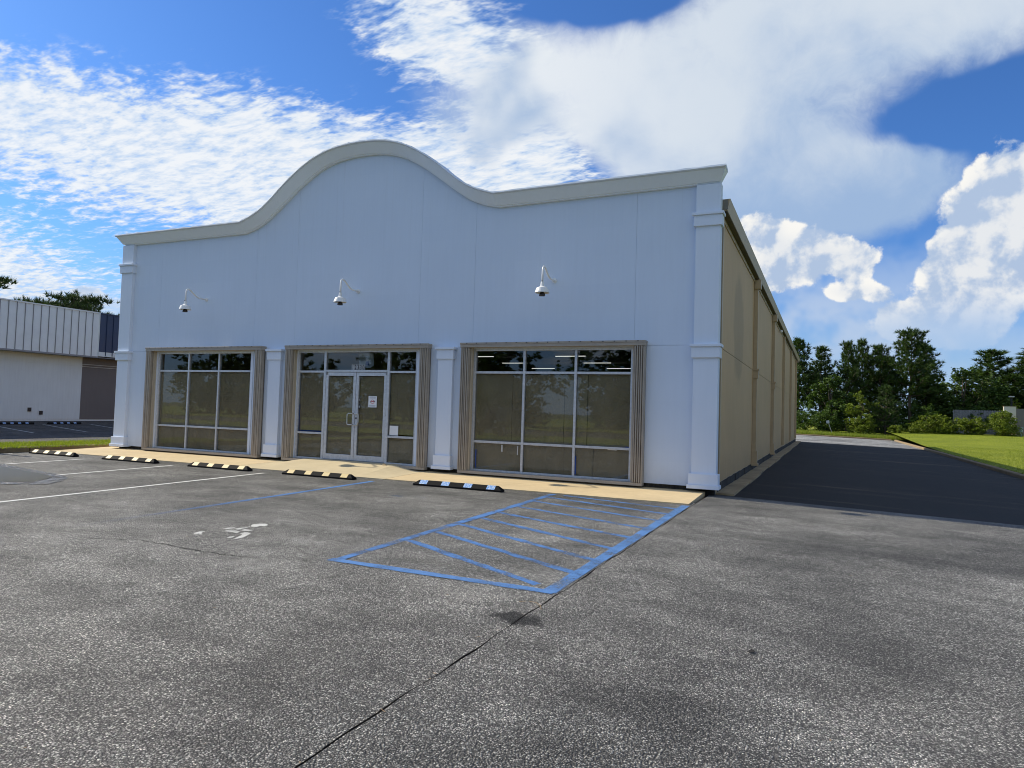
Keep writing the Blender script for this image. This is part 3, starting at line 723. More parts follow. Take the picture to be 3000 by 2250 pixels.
def window(gx, opening, cuts):
    x0, x1 = gx; m = MB(); o0, o1 = opening
    w = (x1-x0)/3; mx = [x0+w, x0+2*w]
    bar(m, x0-.05, x0, .14, 2.85); bar(m, x1, x1+.05, .14, 2.85)
    bar(m, x0, x1, .14, .195, .015, .105); bar(m, x0, x1, 2.805, 2.85)
    for q in mx: bar(m, q-.026, q+.026, .195, 2.805, .018, .102)
    cols = [(x0, mx[0]-.026), (mx[0]+.026, mx[1]-.026), (mx[1]+.026, x1)]
    for a, b in cols:
        bar(m, a, b, .775, .825); bar(m, a, b, 2.305, 2.355)
    f = m.build('storefront_window', 'aluminium', bd, bevel=.003)
    k = 0
    for a, b in cols:
        for r, (z0, z1) in enumerate(ZR):
            MB().box(a, b, .055, .062, z0, z1).build('pane', 'window_glass', f)
            if r < 2:
                papers(f, a+.008, b-.008, z0+.004, z1-(.012 if r else .006), cuts.get((k, r)))
        k += 1
    # white surround between frame and opening
    s = MB(); s.box(o0, x0-.052, -.012, .10, .15, 2.884); s.box(x1+.052, o1, -.012, .10, .15, 2.884); s.box(x0-.052, x1+.052, -.011, .10, 2.852, 2.884)
    s.build('window_surround', 'white_trim', f)
    return f
w1 = window((-6.83, -3.42), OPEN[0], {})
w3 = window((3.26, 6.78), OPEN[2], {(0, 1): .78, (1, 1): .80, (1, 0): .82, (2, 0): .33, (2, 1): .2})
# tape marks on the right window
for (a, b, z0, z1) in [(5.62, 5.66, .22, .60), (3.30, 3.325, .22, .62), (6.70, 6.775, .83, .845), (5.50, 5.58, 2.80, 2.835)]:
    MB().box(a, b, .051, .0545, z0, z1).build('tape_strip', 'blue_tape', w3)
for (a, b, z0, z1, m_) in [(3.93, 3.965, .60, .75, 'plate_clear'), (6.33, 6.52, .76, .80, 'white_paper'), (4.31, 4.335, .55, .74, 'plate_clear')]:
    MB().box(a, b, .050, .0545, z0, z1).build('sticker', m_, w3)

# entrance
m = MB(); ex0, ex1 = -1.76, 1.69
bar(m, ex0-.05, ex0, .14, 2.85); bar(m, ex1, ex1+.05, .14, 2.85)
for q in (-.955, .93): bar(m, q-.035, q+.035, .14, 2.85)
for a, b in ((ex0, -.99), (.965, ex1)):
    bar(m, a, b, .14, .195, .015, .105); bar(m, a, b, .775, .825); bar(m, a, b, 2.305, 2.355); bar(m, a, b, 2.805, 2.85)
bar(m, -.92, .895, 2.325, 2.375, .012, .11); bar(m, -.92, .895, 2.805, 2.85)
ent = m.build('entrance_frame', 'aluminium', bd, bevel=.003)
for a, b in ((ex0, -.99), (.965, ex1)):
    for r, (z0, z1) in enumerate(ZR):
        MB().box(a, b, .055, .062, z0, z1).build('pane', 'window_glass', ent)
        if r < 2: papers(ent, a+.02, b-.008, z0+(.03 if r else .004), z1-.01)
MB().box(-.92, .895, .055, .062, 2.375, 2.805).build('pane', 'window_glass', ent)
MB().box(ex0, -1.0, .064, .067, .83, .862).build('tape_strip', 'blue_tape', ent)
MB().box(ex0+.004, ex0+.03, .064, .067, .865, 1.5).build('tape_strip', 'blue_tape', ent)
s = MB(); s.box(OPEN[1][0], ex0-.052, -.012, .10, .15, 2.884); s.box(ex1+.052, OPEN[1][1], -.012, .10, .15, 2.884); s.box(ex0-.052, ex1+.052, -.011, .10, 2.852, 2.884); s.build('window_surround', 'white_trim', ent)
# sheet hung behind the transom, with a blue blot and a bright patch
q = MB(); q.add([(-.15, .30, 2.78), (.05, .30, 2.81), (.28, .30, 2.815), (.305, .30, 2.50), (.20, .30, 2.44), (-.13, .30, 2.46)], [(0, 1, 2, 3, 4, 5)]); q.build('hung_sheet', 'plate_clear', ent)
q = MB(); q.add([(.06, .297, 2.60), (.16, .297, 2.605), (.175, .297, 2.52), (.10, .297, 2.50), (.055, .297, 2.53)], [(0, 1, 2, 3, 4)]); q.build('sheet_mark', 'blue_tape', ent)
MB().box(.04, .115, .294, .298, 2.70, 2.735).build('sheet_mark', 'white_paper', ent)
# address number
def text_obj(name, body, size, loc, m, parent, sx=1.0, bold=.0):
    cu_ = bpy.data.curves.new(name, 'FONT'); cu_.body = body; cu_.size = size; cu_.extrude = .001; cu_.offset = bold
    cu_.align_x = 'LEFT'; tmp = bpy.data.objects.new(name+'_tmp', cu_); col.objects.link(tmp)
    dg = bpy.context.evaluated_depsgraph_get(); me = bpy.data.meshes.new_from_object(tmp.evaluated_get(dg)); bpy.data.objects.remove(tmp)
    me.name = name; me.materials.clear(); me.materials.append(MATS[m])
    M = Matrix.Translation(Vector(loc)-Vector(ORG.get(parent.name, (0, 0, 0)))) @ Matrix.Rotation(R(90), 4, 'X') @ Matrix.Diagonal((sx, 1, 1, 1))
    me.transform(M); o = bpy.data.objects.new(name, me); col.objects.link(o); o.parent = parent; return o
for i, chh in enumerate('12330'):
    x0 = -.165+i*.078
    MB().box(x0, x0+.072, .050, .0535, 2.377, 2.505).build('number_plate', 'plate_clear', ent)
    text_obj('address_digit', chh, .155, (x0+.008, .049, 2.387), 'black_ink', ent, .72, .004)
# door leaves
def leaf(x0, x1, hx, hs):
    m = MB(); z0, z1 = .185, 2.315
    m.box(x0, x0+.075, .025, .085, z0, z1); m.box(x1-.075, x1, .025, .085, z0, z1)
    m.box(x0+.075, x1-.075, .025, .085, z0, z0+.13); m.box(x0+.075, x1-.075, .025, .085, z1-.085, z1)
    d = m.build('door', 'aluminium', bd, bevel=.003)
    MB().box(x0+.075, x1-.075, .052, .059, z0+.13, z1-.085).build('pane', 'window_glass', d)
    papers(d, x0+.085, x1-.085, z0+.14, z1-.10)
    MB().tube([(hx, .025, 1.315), (hx, -.05, 1.32), (hx+hs*.02, -.055, 1.32), (hx+hs*.10, -.055, 1.32), (hx+hs*.125, -.055, 1.30), (hx+hs*.13, -.055, 1.26), (hx+hs*.13, -.055, 1.10), (hx+hs*.125, -.055, 1.06), (hx+hs*.10, -.055, 1.045), (hx+hs*.02, -.055, 1.045), (hx, -.05, 1.045), (hx, .025, 1.05)], .0125, 8).build('handle', 'chrome_handle', d, smooth=True)
    return d
d1 = leaf(-.915, -.006, -.035, -1); d2 = leaf(.006, .89, .035, 1)
MB().lathe((0, 0, 0), [(0, 0), (.018, 0), (.018, .02), (0, .02)], 12)
q = MB(); q.box(.028, .058, .012, .026, 1.185, 1.225); q.build('lock_cylinder', 'dark_sticker', d2)
for x in (-.90, .865): MB().box(x, x+.03, .010, .026, 2.255, 2.335).build('hinge_cover', 'grey_metal', d1 if x < 0 else d2)
for x in (-.965, .90): MB().box(x, x+.012, .0135, .0165, 1.30, 1.312).build('screw_head', 'dark_sticker', ent)
MB().box(-.90, .875, .0, .11, .140, .180).build('threshold', 'grey_metal', ent)
# stickers beside the lock
for (z0, z1, x1_) in [(1.60, 1.69, .115), (1.525, 1.585, .112), (1.43, 1.515, .13)]:
    MB().box(.084, x1_, .0485, .0515, z0, z1).build('sticker', 'dark_sticker', d2)
    MB().box(.09, .09+(x1_-.09)*.7, .047, .0483, z0+.035, z1-.012).build('sticker', 'plate_clear', d2)
# notice and blank sheet
nt = empty('door_notice', (.49, .048, 1.48), 'white printed notice with red and blue emblem taped on right door leaf', 'notice')
MB().box(.37, .61, .046, .050, 1.48, 1.75).build('sheet', 'white_paper', nt)
for z, w in ((1.727, .19), (1.703, .18)): MB().box(.395, .395+w, .0445, .0458, z-.005, z+.006).build('text_line', 'grey_ink', nt)
for z in (1.535, 1.52, 1.505): MB().box(.40, .58, .0445, .0458, z-.003, z+.003).build('text_line', 'grey_ink', nt)
em = MB(); em.add([(.49+.062*math.cos(t)*(1 if k % 2 else .72), .0447, 1.615+.055*math.sin(t)*(1 if k % 2 else .72)) for k, t in enumerate([i*2*math.pi/20 for i in range(20)])], [tuple(range(20))[::-1]]); em.build('emblem', 'red_ink', nt)
q = MB(); q.add([(.49+.040*math.cos(i*2*math.pi/16), .0443, 1.615+.036*math.sin(i*2*math.pi/16)) for i in range(16)], [tuple(range(16))[::-1]]); q.build('emblem', 'white_paper', nt)
q = MB(); q.add([(.415, .0439, 1.595), (.565, .0439, 1.620), (.565, .0439, 1.642), (.415, .0439, 1.617)], [(0, 1, 2, 3)]); q.build('emblem_band', 'navy_ink', nt)
q = MB(); q.add([(.45, .0435, 1.606), (.53, .0435, 1.619), (.53, .0435, 1.634), (.45, .0435, 1.621)], [(0, 1, 2, 3)]); q.build('emblem_band', 'red_ink', nt)
ws = tag(MB().box(1.005, 1.245, .048, .052, .838, 1.062).build('blank_sheet', 'white_paper'), 'blank white sheet of paper taped low in the sidelight right of the doors', 'paper')

# storm shutters
def shutter(xa, xb, inner):
    """folded stack between xa and xb; inner = +1 when its open edge faces +x"""
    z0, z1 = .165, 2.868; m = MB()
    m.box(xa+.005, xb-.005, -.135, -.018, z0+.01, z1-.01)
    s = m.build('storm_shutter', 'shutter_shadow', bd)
    n = 5; w = (xb-xa)/n
    for i in range(n):
        x = xa+i*w; a = MB(); d = -.175-.012*(i % 2)
        a.prism([(x+.003, -.05), (x+.006, d+.012), (x+w*.3, d), (x+w*.7, d), (x+w-.006, d+.012), (x+w-.003, -.05)], 'z', z0, z1)
        a.build('blade', 'shutter_metal', s)
    # side return folds on the opening side
    xe = xb if inner > 0 else xa
    for k in range(3):
        y = -.155+k*.045
        a = MB(); a.box(*(sorted((xe, xe+inner*.012+inner*.006*(k % 2)))), y, y+.036, z0, z1); a.build('blade', 'shutter_metal', s)
    xc0, xc1 = sorted((xe+inner*.022, xe+inner*.048))
    MB().box(xc0, xc1, -.10, -.015, z0, z1).build('edge_post', 'shutter_cream', s)
    return s
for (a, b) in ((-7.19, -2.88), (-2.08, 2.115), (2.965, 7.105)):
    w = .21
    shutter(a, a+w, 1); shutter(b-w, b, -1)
    hd = MB(); hd.box(a-.005, b+.005, -.185, -.002, 2.87, 2.935); hd.box(a-.012, b+.012, -.195, -.001, 2.935, 2.975)
    h = hd.build('shutter_header', 'shutter_metal', bd, bevel=.004)
    n = int((b-a)/.24)
    for i in range(n): MB().box(a+.15+i*.24, a+.175+i*.24, -.199, -.196, 2.95, 2.968).build('bolt', 'dark_sticker', h)
    MB().box(a+.005, b-.005, -.165, .0, .098, .160).build('shutter_sill', 'shutter_metal', bd, bevel=.004)
    cc = MB(); cc.box(a+w+.05, b-w-.05, -.008, .012, 2.862, 2.869); cc.build('head_trim', 'shutter_cream', bd)

# side wall, roof, gutter
SX = 8.45
DS = [7.2, 14.35, 21.45, 28.55, 35.7]
yb = [.48]+DS+[38.3]
MB().box(8.15, SX-.012, .23, 38.28, -.2, 5.60).build('side_wall', 'tan_trim', bd)
for a, b in zip(yb, yb[1:]):
    for z0, z1 in ((.215, 2.872), (2.886, 5.40)):
        MB().box(SX-.011, SX, a+.004, b-.004, z0, z1).build('side_panel', 'tan_stucco', bd)
MB().box(8.2, SX-.02, .24, 38.27, -.25, .20).build('foundation', 'foundation_stone', bd)
fo = MB()
for i in range(76):
    y0 = .45+i*.498; dd = random.uniform(.0, .018)
    fo.box(SX-.025, SX-.008+dd, y0+.01, y0+.488, -.16, .19+random.uniform(-.01, .012))
fo.build('footing_face', 'foundation_stone', bd)
MB().box(8.36, 8.475, .125, .36, .16, 5.52).build('corner_trim', 'olive_trim', bd)
MB().box(8.40, 8.490, .36, .475, .16, 5.52).build('corner_trim', 'tan_trim', bd)
MB().box(SX-.012, SX+.022, .48, 38.3, 5.40, 5.50).build('eave_trim', 'tan_trim', bd)
for i in range(52):
    MB().box(SX+.022, SX+.034, 1.0+i*.72, 1.03+i*.72, 5.402, 5.43).build('clip', 'tan_trim', bd)
g = MB(); g.prism([(8.40, 5.50), (8.585, 5.515), (8.63, 5.70), (8.64, 5.735), (8.62, 5.735), (8.40, 5.73)], 'y', .13, 38.45); gut = g.build('gutter', 'tan_trim', bd)
MB().box(8.44, 8.60, .120, .129, 5.53, 5.72).build('gutter_end', 'olive_trim', gut)
MB().box(8.455, 8.58, .16, 38.4, 5.495, 5.503).build('gutter_soffit', 'eave_dark', gut)
for i, y in enumerate(DS):
    m = MB(); m.box(SX+.002, SX+.115, y-.055, y+.055, .30, 5.42)
    dsp = m.build('downspout', 'tan_trim', bd, bevel=.006)
    if i < 2:
        c = MB(); c.box(SX+.003, SX+.19, y-.10, y+.10, 5.20, 5.47); c.build('conductor_head', 'tan_trim', dsp, bevel=.01)
        c = MB(); c.box(SX+.003, SX+.15, y-.085, y+.085, 2.64, 2.86); c.box(SX+.003, SX+.175, y-.105, y+.105, 2.86, 2.91); c.build('bracket', 'tan_trim', dsp)
        c = MB(); c.box(SX+.003, SX+.15, y-.085, y+.085, .21, .58); c.box(SX+.003, SX+.18, y-.11, y+.11, .16, .22); c.build('boot', 'tan_trim', dsp)
MB().lathe((SX+.08, 18.6, 5.33), [(0, -.06), (.06, -.03), (.07, .02), (.04, .07), (0, .08)], 10).build('security_light', 'lamp_white', bd)
MB().box(SX, SX+.02, .50, .52, .55, .85).build('hose_bib', 'dark_sticker', bd)
rf = MB(); rf.add([(-8.45, .25, 5.62), (8.45, .25, 5.62), (8.45, 38.3, 5.62), (-8.45, 38.3, 5.62), (0, .25, 5.95), (0, 38.3, 5.95)], [(0, 4, 5, 3), (1, 2, 5, 4), (0, 1, 4), (3, 5, 2)])
rf.build('roof', 'grey_metal', bd)
MB().box(-8.44, 8.14, 38.0, 38.28, -.2, 5.60).build('rear_wall', 'tan_stucco', bd)
MB().box(-8.44, -8.15, .23, 37.99, -.2, 5.60).build('far_side_wall', 'tan_stucco', bd)
# interior seen through the transoms
MB().box(-8.14, 8.14, .25, 37.9, .0, .13).build('interior_floor', 'interior_floor', bd)
MB().box(-8.14, 8.14, .25, 37.9, 4.3, 4.36).build('interior_ceiling', 'interior_dark', bd)
MB().box(-8.14, 8.14, 29.0, 29.1, .13, 4.3).build('partition', 'interior_dark', bd)
for x in (-4.5, 0, 4.5):
    for y in (7.2, 11.2, 15.25, 19.2, 23.2):
        MB().box(x-.70, x+.70, y-.03, y+.03, 4.00, 4.025).build('ceiling_light', 'tube_light', bd)

# gooseneck lamps
def gooseneck(x, label):
    r = empty('gooseneck_lamp', (x, 0, 4.29), label, 'wall lamp', 'gooseneck lamps above the shopfront')
    c = MB(); c.add([(x+.055*math.cos(t), yy, 4.29+.055*math.sin(t)) for yy in (-.001, -.022) for t in [i*math.pi/8 for i in range(16)]], [tuple(range(16, 32))]+[(i, (i+1) % 16, 16+(i+1) % 16, 16+i) for i in range(16)]); c.build('wall_plate', 'lamp_white', r)
    raw = [(0, 4.29), (-.10, 4.288), (-.24, 4.290), (-.33, 4.315), (-.42, 4.375), (-.50, 4.435), (-.56, 4.466), (-.61, 4.470), (-.645, 4.445), (-.665, 4.39), (-.67, 4.30), (-.67, 4.12)]
    MB().tube([(x, p, z) for p, z in raw], .0205, 8).build('arm', 'lamp_white', r, smooth=True)
    cx_, cy_ = x, -.67
    MB().lathe((cx_, cy_, 0), [(.012, 4.15), (.030, 4.145), (.036, 4.10), (.040, 4.055), (.075, 4.035), (.118, 4.015), (.130, 3.985), (.150, 3.925), (.151, 3.915), (.143, 3.925), (.122, 3.985), (.08, 4.01), (.0, 4.02)], 28).build('shade', 'lamp_white', r, smooth=False)
    MB().lathe((cx_, cy_, 0), [(.02, 4.0), (.028, 3.94), (.056, 3.90), (.066, 3.865), (.062, 3.852), (0, 3.85)], 18).build('bulb', 'bulb_dark', r, smooth=True)
    MB().box(x-.008, x+.008, -.70, -.685, 4.145, 4.165).build('set_screw', 'dark_sticker', r)
gooseneck(-5.115, 'white gooseneck barn lamp on the wall above the left shop window')
gooseneck(-.02, 'white gooseneck barn lamp on the wall above the entrance doors')
gooseneck(5.085, 'white gooseneck barn lamp on the wall above the right shop window')

# wheel stops
def wheel_stop(x0, x1, yf, m, label, zz=None):
    r = empty('wheel_stop', ((x0+x1)/2, yf, gz((x0+x1)/2, yf) if zz is None else zz), label, 'wheel stop', 'rubber wheel stops in the parking bays')
    z = r.location.z; e = .10
    y0, y1 = yf, yf+.155
    v = [(x0, y0, z), (x1, y0, z), (x1, y1, z), (x0, y1, z), (x0, y0, z+.035), (x1, y0, z+.035), (x1, y1, z+.035), (x0, y1, z+.035),
         (x0+e, y0+.075, z+.105), (x1-e, y0+.075, z+.105), (x1-e, y1-.035, z+.105), (x0+e, y1-.035, z+.105)]
    b = MB().add(v, [(0, 3, 2, 1), (0, 1, 5, 4), (1, 2, 6, 5), (2, 3, 7, 6), (3, 0, 4, 7), (4, 5, 9, 8), (5, 6, 10, 9), (6, 7, 11, 10), (7, 4, 8, 11), (8, 9, 10, 11)])
    b.build('body', 'rubber_black', r, bevel=.006)
    L = x1-x0
    for i in range(4):
        a = x0+.14+i*(L-.28-.17)/3; w = .17
        q = MB(); q.add([(a, y0+.001, z+.040), (a+w, y0+.001, z+.040), (a+w, y0+.070, z+.105), (a, y0+.070, z+.105), (a+.02, y1-.055, z+.1078), (a+w, y1-.055, z+.1078), (a+w, y0+.082, z+.1085), (a, y0+.082, z+.1085)], [(0, 1, 2, 3), (3, 2, 6, 7)])
        q.build('reflector', m, r)
    return r
wheel_stop(-8.72, -6.90, -2.28, 'stop_yellow', 'black rubber wheel stop with yellow patches beside the left kerb')
wheel_stop(-5.88, -4.02, -2.24, 'stop_yellow', 'yellow-patched wheel stop in front of the left half of the left shop window')
wheel_stop(-2.96, -1.12, -2.20, 'stop_yellow', 'yellow-patched wheel stop before the narrow pilaster left of the entrance')
wheel_stop(-.19, 1.66, -2.16, 'stop_yellow', 'yellow-patched wheel stop directly in front of the entrance ramp')
wheel_stop(3.08, 4.98, -2.12, 'stop_blue', 'black rubber wheel stop with light blue patches by the accessible bay')

# small litter
tw = empty('twig', (8.2, -8.34, gz(8.2, -8.34)), 'thin pale broken twig lying on the dark oil blot by the seam', 'twig')
zt_ = gz(8.2, -8.34)
MB().tube([(8.10, -8.33, zt_+.008), (8.15, -8.31, zt_+.014)], .003, 5).build('stick', 'dead_twig', tw)
MB().tube([(8.18, -8.30, zt_+.012), (8.24, -8.31, zt_+.016), (8.30, -8.36, zt_+.012), (8.34, -8.44, zt_+.005)], .0032, 5).build('stick', 'dead_twig', tw)
q = MB(); q.add([(9.90, -8.53, gz(9.9, -8.5)+.006), (9.93, -8.55, gz(9.9, -8.5)+.012), (9.96, -8.51, gz(9.9, -8.5)+.008), (9.93, -8.48, gz(9.9, -8.5)+.014)], [(0, 1, 2), (0, 2, 3)]); tag(q.build('dead_leaf', 'leaf_dark'), 'small black curled leaf alone on the asphalt of the driveway', 'leaf')
q = MB(); q.box(1.10, 1.165, -.33, -.27, .145, .185); q.box(1.15, 1.22, -.345, -.30, .140, .160); tag(q.build('wood_block', 'wood_pale', bevel=.004), 'small pale wooden doorstop block lying on the entrance ramp', 'block')

# scattered straw and grit
rs = random.Random(5); st = MB()
for i in range(140):
    if i < 34: y = rs.uniform(-12, -2); x = seam(y)+rs.gauss(0, .03)
    else: x = rs.uniform(-6, 15); y = rs.uniform(-12, -2.4)
    a = rs.uniform(0, 6.3); L = rs.uniform(.005, .020); w_ = rs.uniform(.0015, .004); z = gz(x, y)+.006
    dx, dy = math.cos(a), math.sin(a)
    st.add([(x-dx*L-dy*w_, y-dy*L+dx*w_, z), (x-dx*L+dy*w_, y-dy*L-dx*w_, z), (x+dx*L+dy*w_, y+dy*L-dx*w_, z+.004), (x+dx*L-dy*w_, y+dy*L+dx*w_, z+.006)], [(0, 1, 2, 3)])
tag(st.build('pine_straw', 'dead_twig'), 'bits of dry straw and leaf scattered over the asphalt and along its seam', 'litter', kind='stuff')

# rusty pole at the left kerb
rp = empty('bollard', (-9.12, -2.78, 0), 'rusty red steel post at the kerb on the left edge', 'post')
MB().lathe((-9.13, -2.86, 0), [(.0, 1.02), (.04, 1.01), (.055, .98), (.055, 0), (.0, 0)], 14).build('post', 'rust_pole', rp, smooth=True)
MB().lathe((-9.13, -2.86, 0), [(.0, .03), (.09, .03), (.10, 0), (0, 0)], 14).build('foot', 'rust_pole', rp)

# ------------------------------------------------------------------ neighbouring building on the left
NX = -31.0; NZ = .1
nb = empty('store_building', (NX-6, 14, NZ), 'low neighbouring store with ribbed white and navy metal fascia over plain wall', 'building')
def ny(y): return -13.6+(y+13.6)*.933
def nz(z): return 1.487+(z-1.487)*.933
ys = ny(15.72); ye = ny(30); y0 = ny(-6)
MB().box(NX-14, NX-.02, y0, ye, -.1, nz(4.35)).build('wall_core', 'neighbour_white', nb)
MB().box(NX-.019, NX, y0, ys-.002, NZ+.10, nz(3.55)).build('wall_panel', 'neighbour_white', nb)
MB().box(NX-.019, NX+.012, y0, ys-.002, nz(3.575), nz(3.70)).build('wall_band', 'neighbour_white', nb)
MB().box(NX-.019, NX, y0, ys-.002, nz(3.725), nz(4.28)).build('wall_panel', 'neighbour_white', nb)
MB().box(NX-.019, NX+.003, ys+.002, ye, NZ+.10, nz(3.55)).build('wall_panel', 'neighbour_brown', nb)
MB().box(NX-.019, NX+.014, ys+.002, ye, nz(3.575), nz(3.70)).build('wall_band', 'neighbour_brown', nb)
MB().box(NX-.019, NX+.003, ys+.002, ye, nz(3.725), nz(4.28)).build('wall_panel', 'neighbour_brown', nb)
MB().box(NX-.5, NX-.03, y0, ye, -.1, NZ+.08).build('foundation', 'foundation_stone', nb)
FX = NX+.95; fs = -13.6+(16.04+13.6)*.933*(FX-10.38)/(-33-10.38)/.933   # front end of the white run
scale_f = (FX-10.38)/(-33-10.38)
fz0 = 1.487+(4.22-1.487)*scale_f; fz1 = 1.487+(7.11-1.487)*scale_f
fsy = -13.6+(16.07+13.6)*scale_f
MB().box(NX-12, FX-.03, y0, ye, fz0+.04, fz1-.03).build('fascia_core', 'grey_metal', nb)
pitch = .462*scale_f
for i in range(46):
    b_ = fsy-i*pitch; a_ = b_-pitch
    if a_ < y0: break
    p = MB().box(FX-.028, FX, a_+.012, b_-.012, fz0+.02, fz1-.06).build('fascia_panel', 'white_metal', nb)
    MB().box(FX-.028, FX+.045, b_-.011, b_+.011, fz0+.02, fz1-.06).build('seam_rib', 'grey_metal' if i else 'white_metal', p)
for i in range(24):
    a_ = fsy+.05+i*pitch; b_ = a_+pitch
    if b_ > ye: break
    p = MB().box(FX-.028, FX-.002, a_+.012, b_-.012, fz0+.32, fz1-.06).build('fascia_panel', 'navy_metal', nb)
    MB().box(FX-.028, FX+.043, b_-.011, b_+.011, fz0+.10, fz1-.06).build('seam_rib', 'navy_metal', p)
    MB().box(FX-.028, FX-.003, a_+.012, b_-.012, fz0+.04, fz0+.31).build('fascia_skirt', 'neighbour_white', p)
MB().box(FX-.03, FX+.06, y0, fsy+.012, fz1-.058, fz1+.01).build('fascia_cap', 'white_metal', nb)
MB().box(FX-.03, FX+.058, fsy+.014, ye, fz1-.06, fz1+.005).build('fascia_cap', 'navy_metal', nb)
MB().box(FX-.04, FX+.03, y0, fsy+.012, fz0-.07, fz0+.018).build('fascia_drip', 'grey_metal', nb)
MB().box(NX+.001, FX-.05, y0, ye, fz0-.06, fz0-.02).build('fascia_soffit', 'grey_metal', nb)
for (yy, zz, w) in [(12.57, .70, .09), (13.26, .51, .085)]:
    MB().box(NX+.001, NX+.06, ny(yy)-w, ny(yy)+w, nz(zz)-.11, nz(zz)+.11).build('wall_outlet', 'dark_sticker', nb)
# its own wheel stops and lines
def far_stop(yc, label):
    x = -27.2; z = gz(x, yc); r = empty('wheel_stop', (x, yc, z), label, 'wheel stop', 'wheel stops by the neighbouring store')
    MB().prism([(x, z), (x+.15, z), (x+.15, z+.035), (x+.11, z+.105), (x+.04, z+.105), (x, z+.035)], 'y', yc-.88, yc+.88).build('body', 'rubber_black', r)
    for i in range(4): MB().add([(x+.152, yc-.62+i*.36, z+.036), (x+.152, yc-.47+i*.36, z+.036), (x+.113, yc-.47+i*.36, z+.107), (x+.113, yc-.62+i*.36, z+.107)], [(0, 1, 2, 3)]).build('reflector', 'stop_blue', r)
far_stop(7.9, 'wheel stop below the white part of the neighbouring store wall')
far_stop(10.4, 'wheel stop below the brown part of the neighbouring store wall')
for yy in (6.6, 9.15, 11.7):
    b = MB(); xs2 = [-26.9, -25.5, -24, -22.5]
    b.v = [(x, yy+sg*.05-.12*(x+27), gz(x, 0)+.006) for x in xs2 for sg in (-1, 1)]; b.f = [(2*i, 2*i+1, 2*i+3, 2*i+2) for i in range(3)]
    b.build('parking_line', 'paint_white_worn', nlot)

# ------------------------------------------------------------------ vegetation
def tri_mesh(name, P, m):
    """P: (n,3,3) triangles"""
    n = len(P); me = bpy.data.meshes.new(name)
    me.vertices.add(3*n); me.loops.add(3*n); me.polygons.add(n)
    me.vertices.foreach_set('co', np.asarray(P, dtype=np.float32).ravel())
    me.loops.foreach_set('vertex_index', np.arange(3*n, dtype=np.int32))
    me.polygons.foreach_set('loop_start', np.arange(0, 3*n, 3, dtype=np.int32))
    me.materials.append(MATS[m]); me.update(calc_edges=True); me.validate(); return me
def needles(C, D, L, W, N, spread):
    """tufts: C centres (k,3), D directions (k,3)"""
    k = len(C); d = np.repeat(D, N, 0)+rng.normal(0, spread, (k*N, 3)); d /= np.linalg.norm(d, axis=1, keepdims=True)
    c = np.repeat(C, N, 0); l = L*rng.uniform(.7, 1.15, (k*N, 1))
    s = np.cross(d, rng.normal(0, 1, (k*N, 3))); s /= np.linalg.norm(s, axis=1, keepdims=True)
    return np.stack([c-s*W/2, c+s*W/2, c+d*l], 1)
def leaves(C, size, flat=.4):
    k = len(C); u = rng.normal(0, 1, (k, 3)); u[:, 2] *= flat; u /= np.linalg.norm(u, axis=1, keepdims=True)
    v = np.cross(u, rng.normal(0, 1, (k, 3))); v /= np.linalg.norm(v, axis=1, keepdims=True)
    sz = size*rng.uniform(.6, 1.3, (k, 1)); a = C+u*sz*.6; b = C-u*sz*.5
    return np.concatenate([np.stack([b, C+v*sz*.32, a], 1), np.stack([b, a, C-v*sz*.32], 1)])
def pine_parts(h, cb, rad, whorls, top=1.0, dens=1.0, Ln=.44, seed=0, bend=.0, flat_top=False):
    """returns trunk MB and needle triangles for a pine of height h; cb crown-base fraction; rad max branch length"""
    global rng
    rng = np.random.default_rng(seed); rnd = random.Random(seed); t = MB()
    def axis(z): return Vector((bend*math.sin(z/h*2.2)+.05*math.sin(z*1.3+seed), .06*math.sin(z*.9+seed*2), z))
    t.tube([axis(h*i/9) for i in range(10)], [max(.02, .017*h*(1-i/9.3)) for i in range(10)], 7)
    C = []; D = []
    for w in range(whorls):
        f = (w+rnd.uniform(-.3, .3))/whorls; z = h*(cb+(1-cb)*f*.97)
        ln = rad*(1-f*.80)*(.55+.45*min(1, f*4+.25))*rnd.uniform(.75, 1.15)
        nb_ = rnd.choice((4, 5, 5, 6))
        a0 = rnd.uniform(0, 6.28)
        for j in range(nb_):
            a = a0+j*6.283/nb_+rnd.uniform(-.35, .35); L = ln*rnd.uniform(.55, 1.15); up = .15+.55*f+rnd.uniform(-.1, .15)
            base = axis(z); pts = []
            for s in range(5):
                q = s/4; pts.append(base+Vector((math.cos(a)*L*q, math.sin(a)*L*q, L*(up*q+.35*q*q-.15*(1-f)*q))))
            t.tube(pts, [.028*L*(1-.8*s/4)+.006 for s in range(5)], 4)
            nt_ = max(3, int(L*4.2*dens))
            for s in range(nt_):
                q = .35+.65*(s+rnd.random())/nt_; k = min(3, int(q*4)); p = pts[k].lerp(pts[k+1], q*4-k)
                off = Vector((rnd.gauss(0, .16), rnd.gauss(0, .16), rnd.gauss(.05, .10)))*min(1, L)
                C.append(p+off); D.append((math.cos(a)*.5+off.x*2, math.sin(a)*.5+off.y*2, .75+.4*f))
    for s in range(8): C.append(axis(h*(.93+.07*s/8))); D.append((rnd.gauss(0, .2), rnd.gauss(0, .2), 1))
    C = np.array([tuple(c) for c in C]); D = np.array(D); D /= np.linalg.norm(D, axis=1, keepdims=True)
    return t, needles(C, D, Ln, .075, 16, .5)
def tree_obj(kind, loc, trunk_me, crown_me, label, cat, group=None, rz=0, sc=(1, 1, 1)):
    r = empty(kind, loc, label, cat, group); r.rotation_euler = (0, 0, rz); r.scale = sc
    for nm, me in (('trunk', trunk_me), ('crown', crown_me)):
        o = bpy.data.objects.new(nm, me); col.objects.link(o); o.parent = r
    return r
PV = []
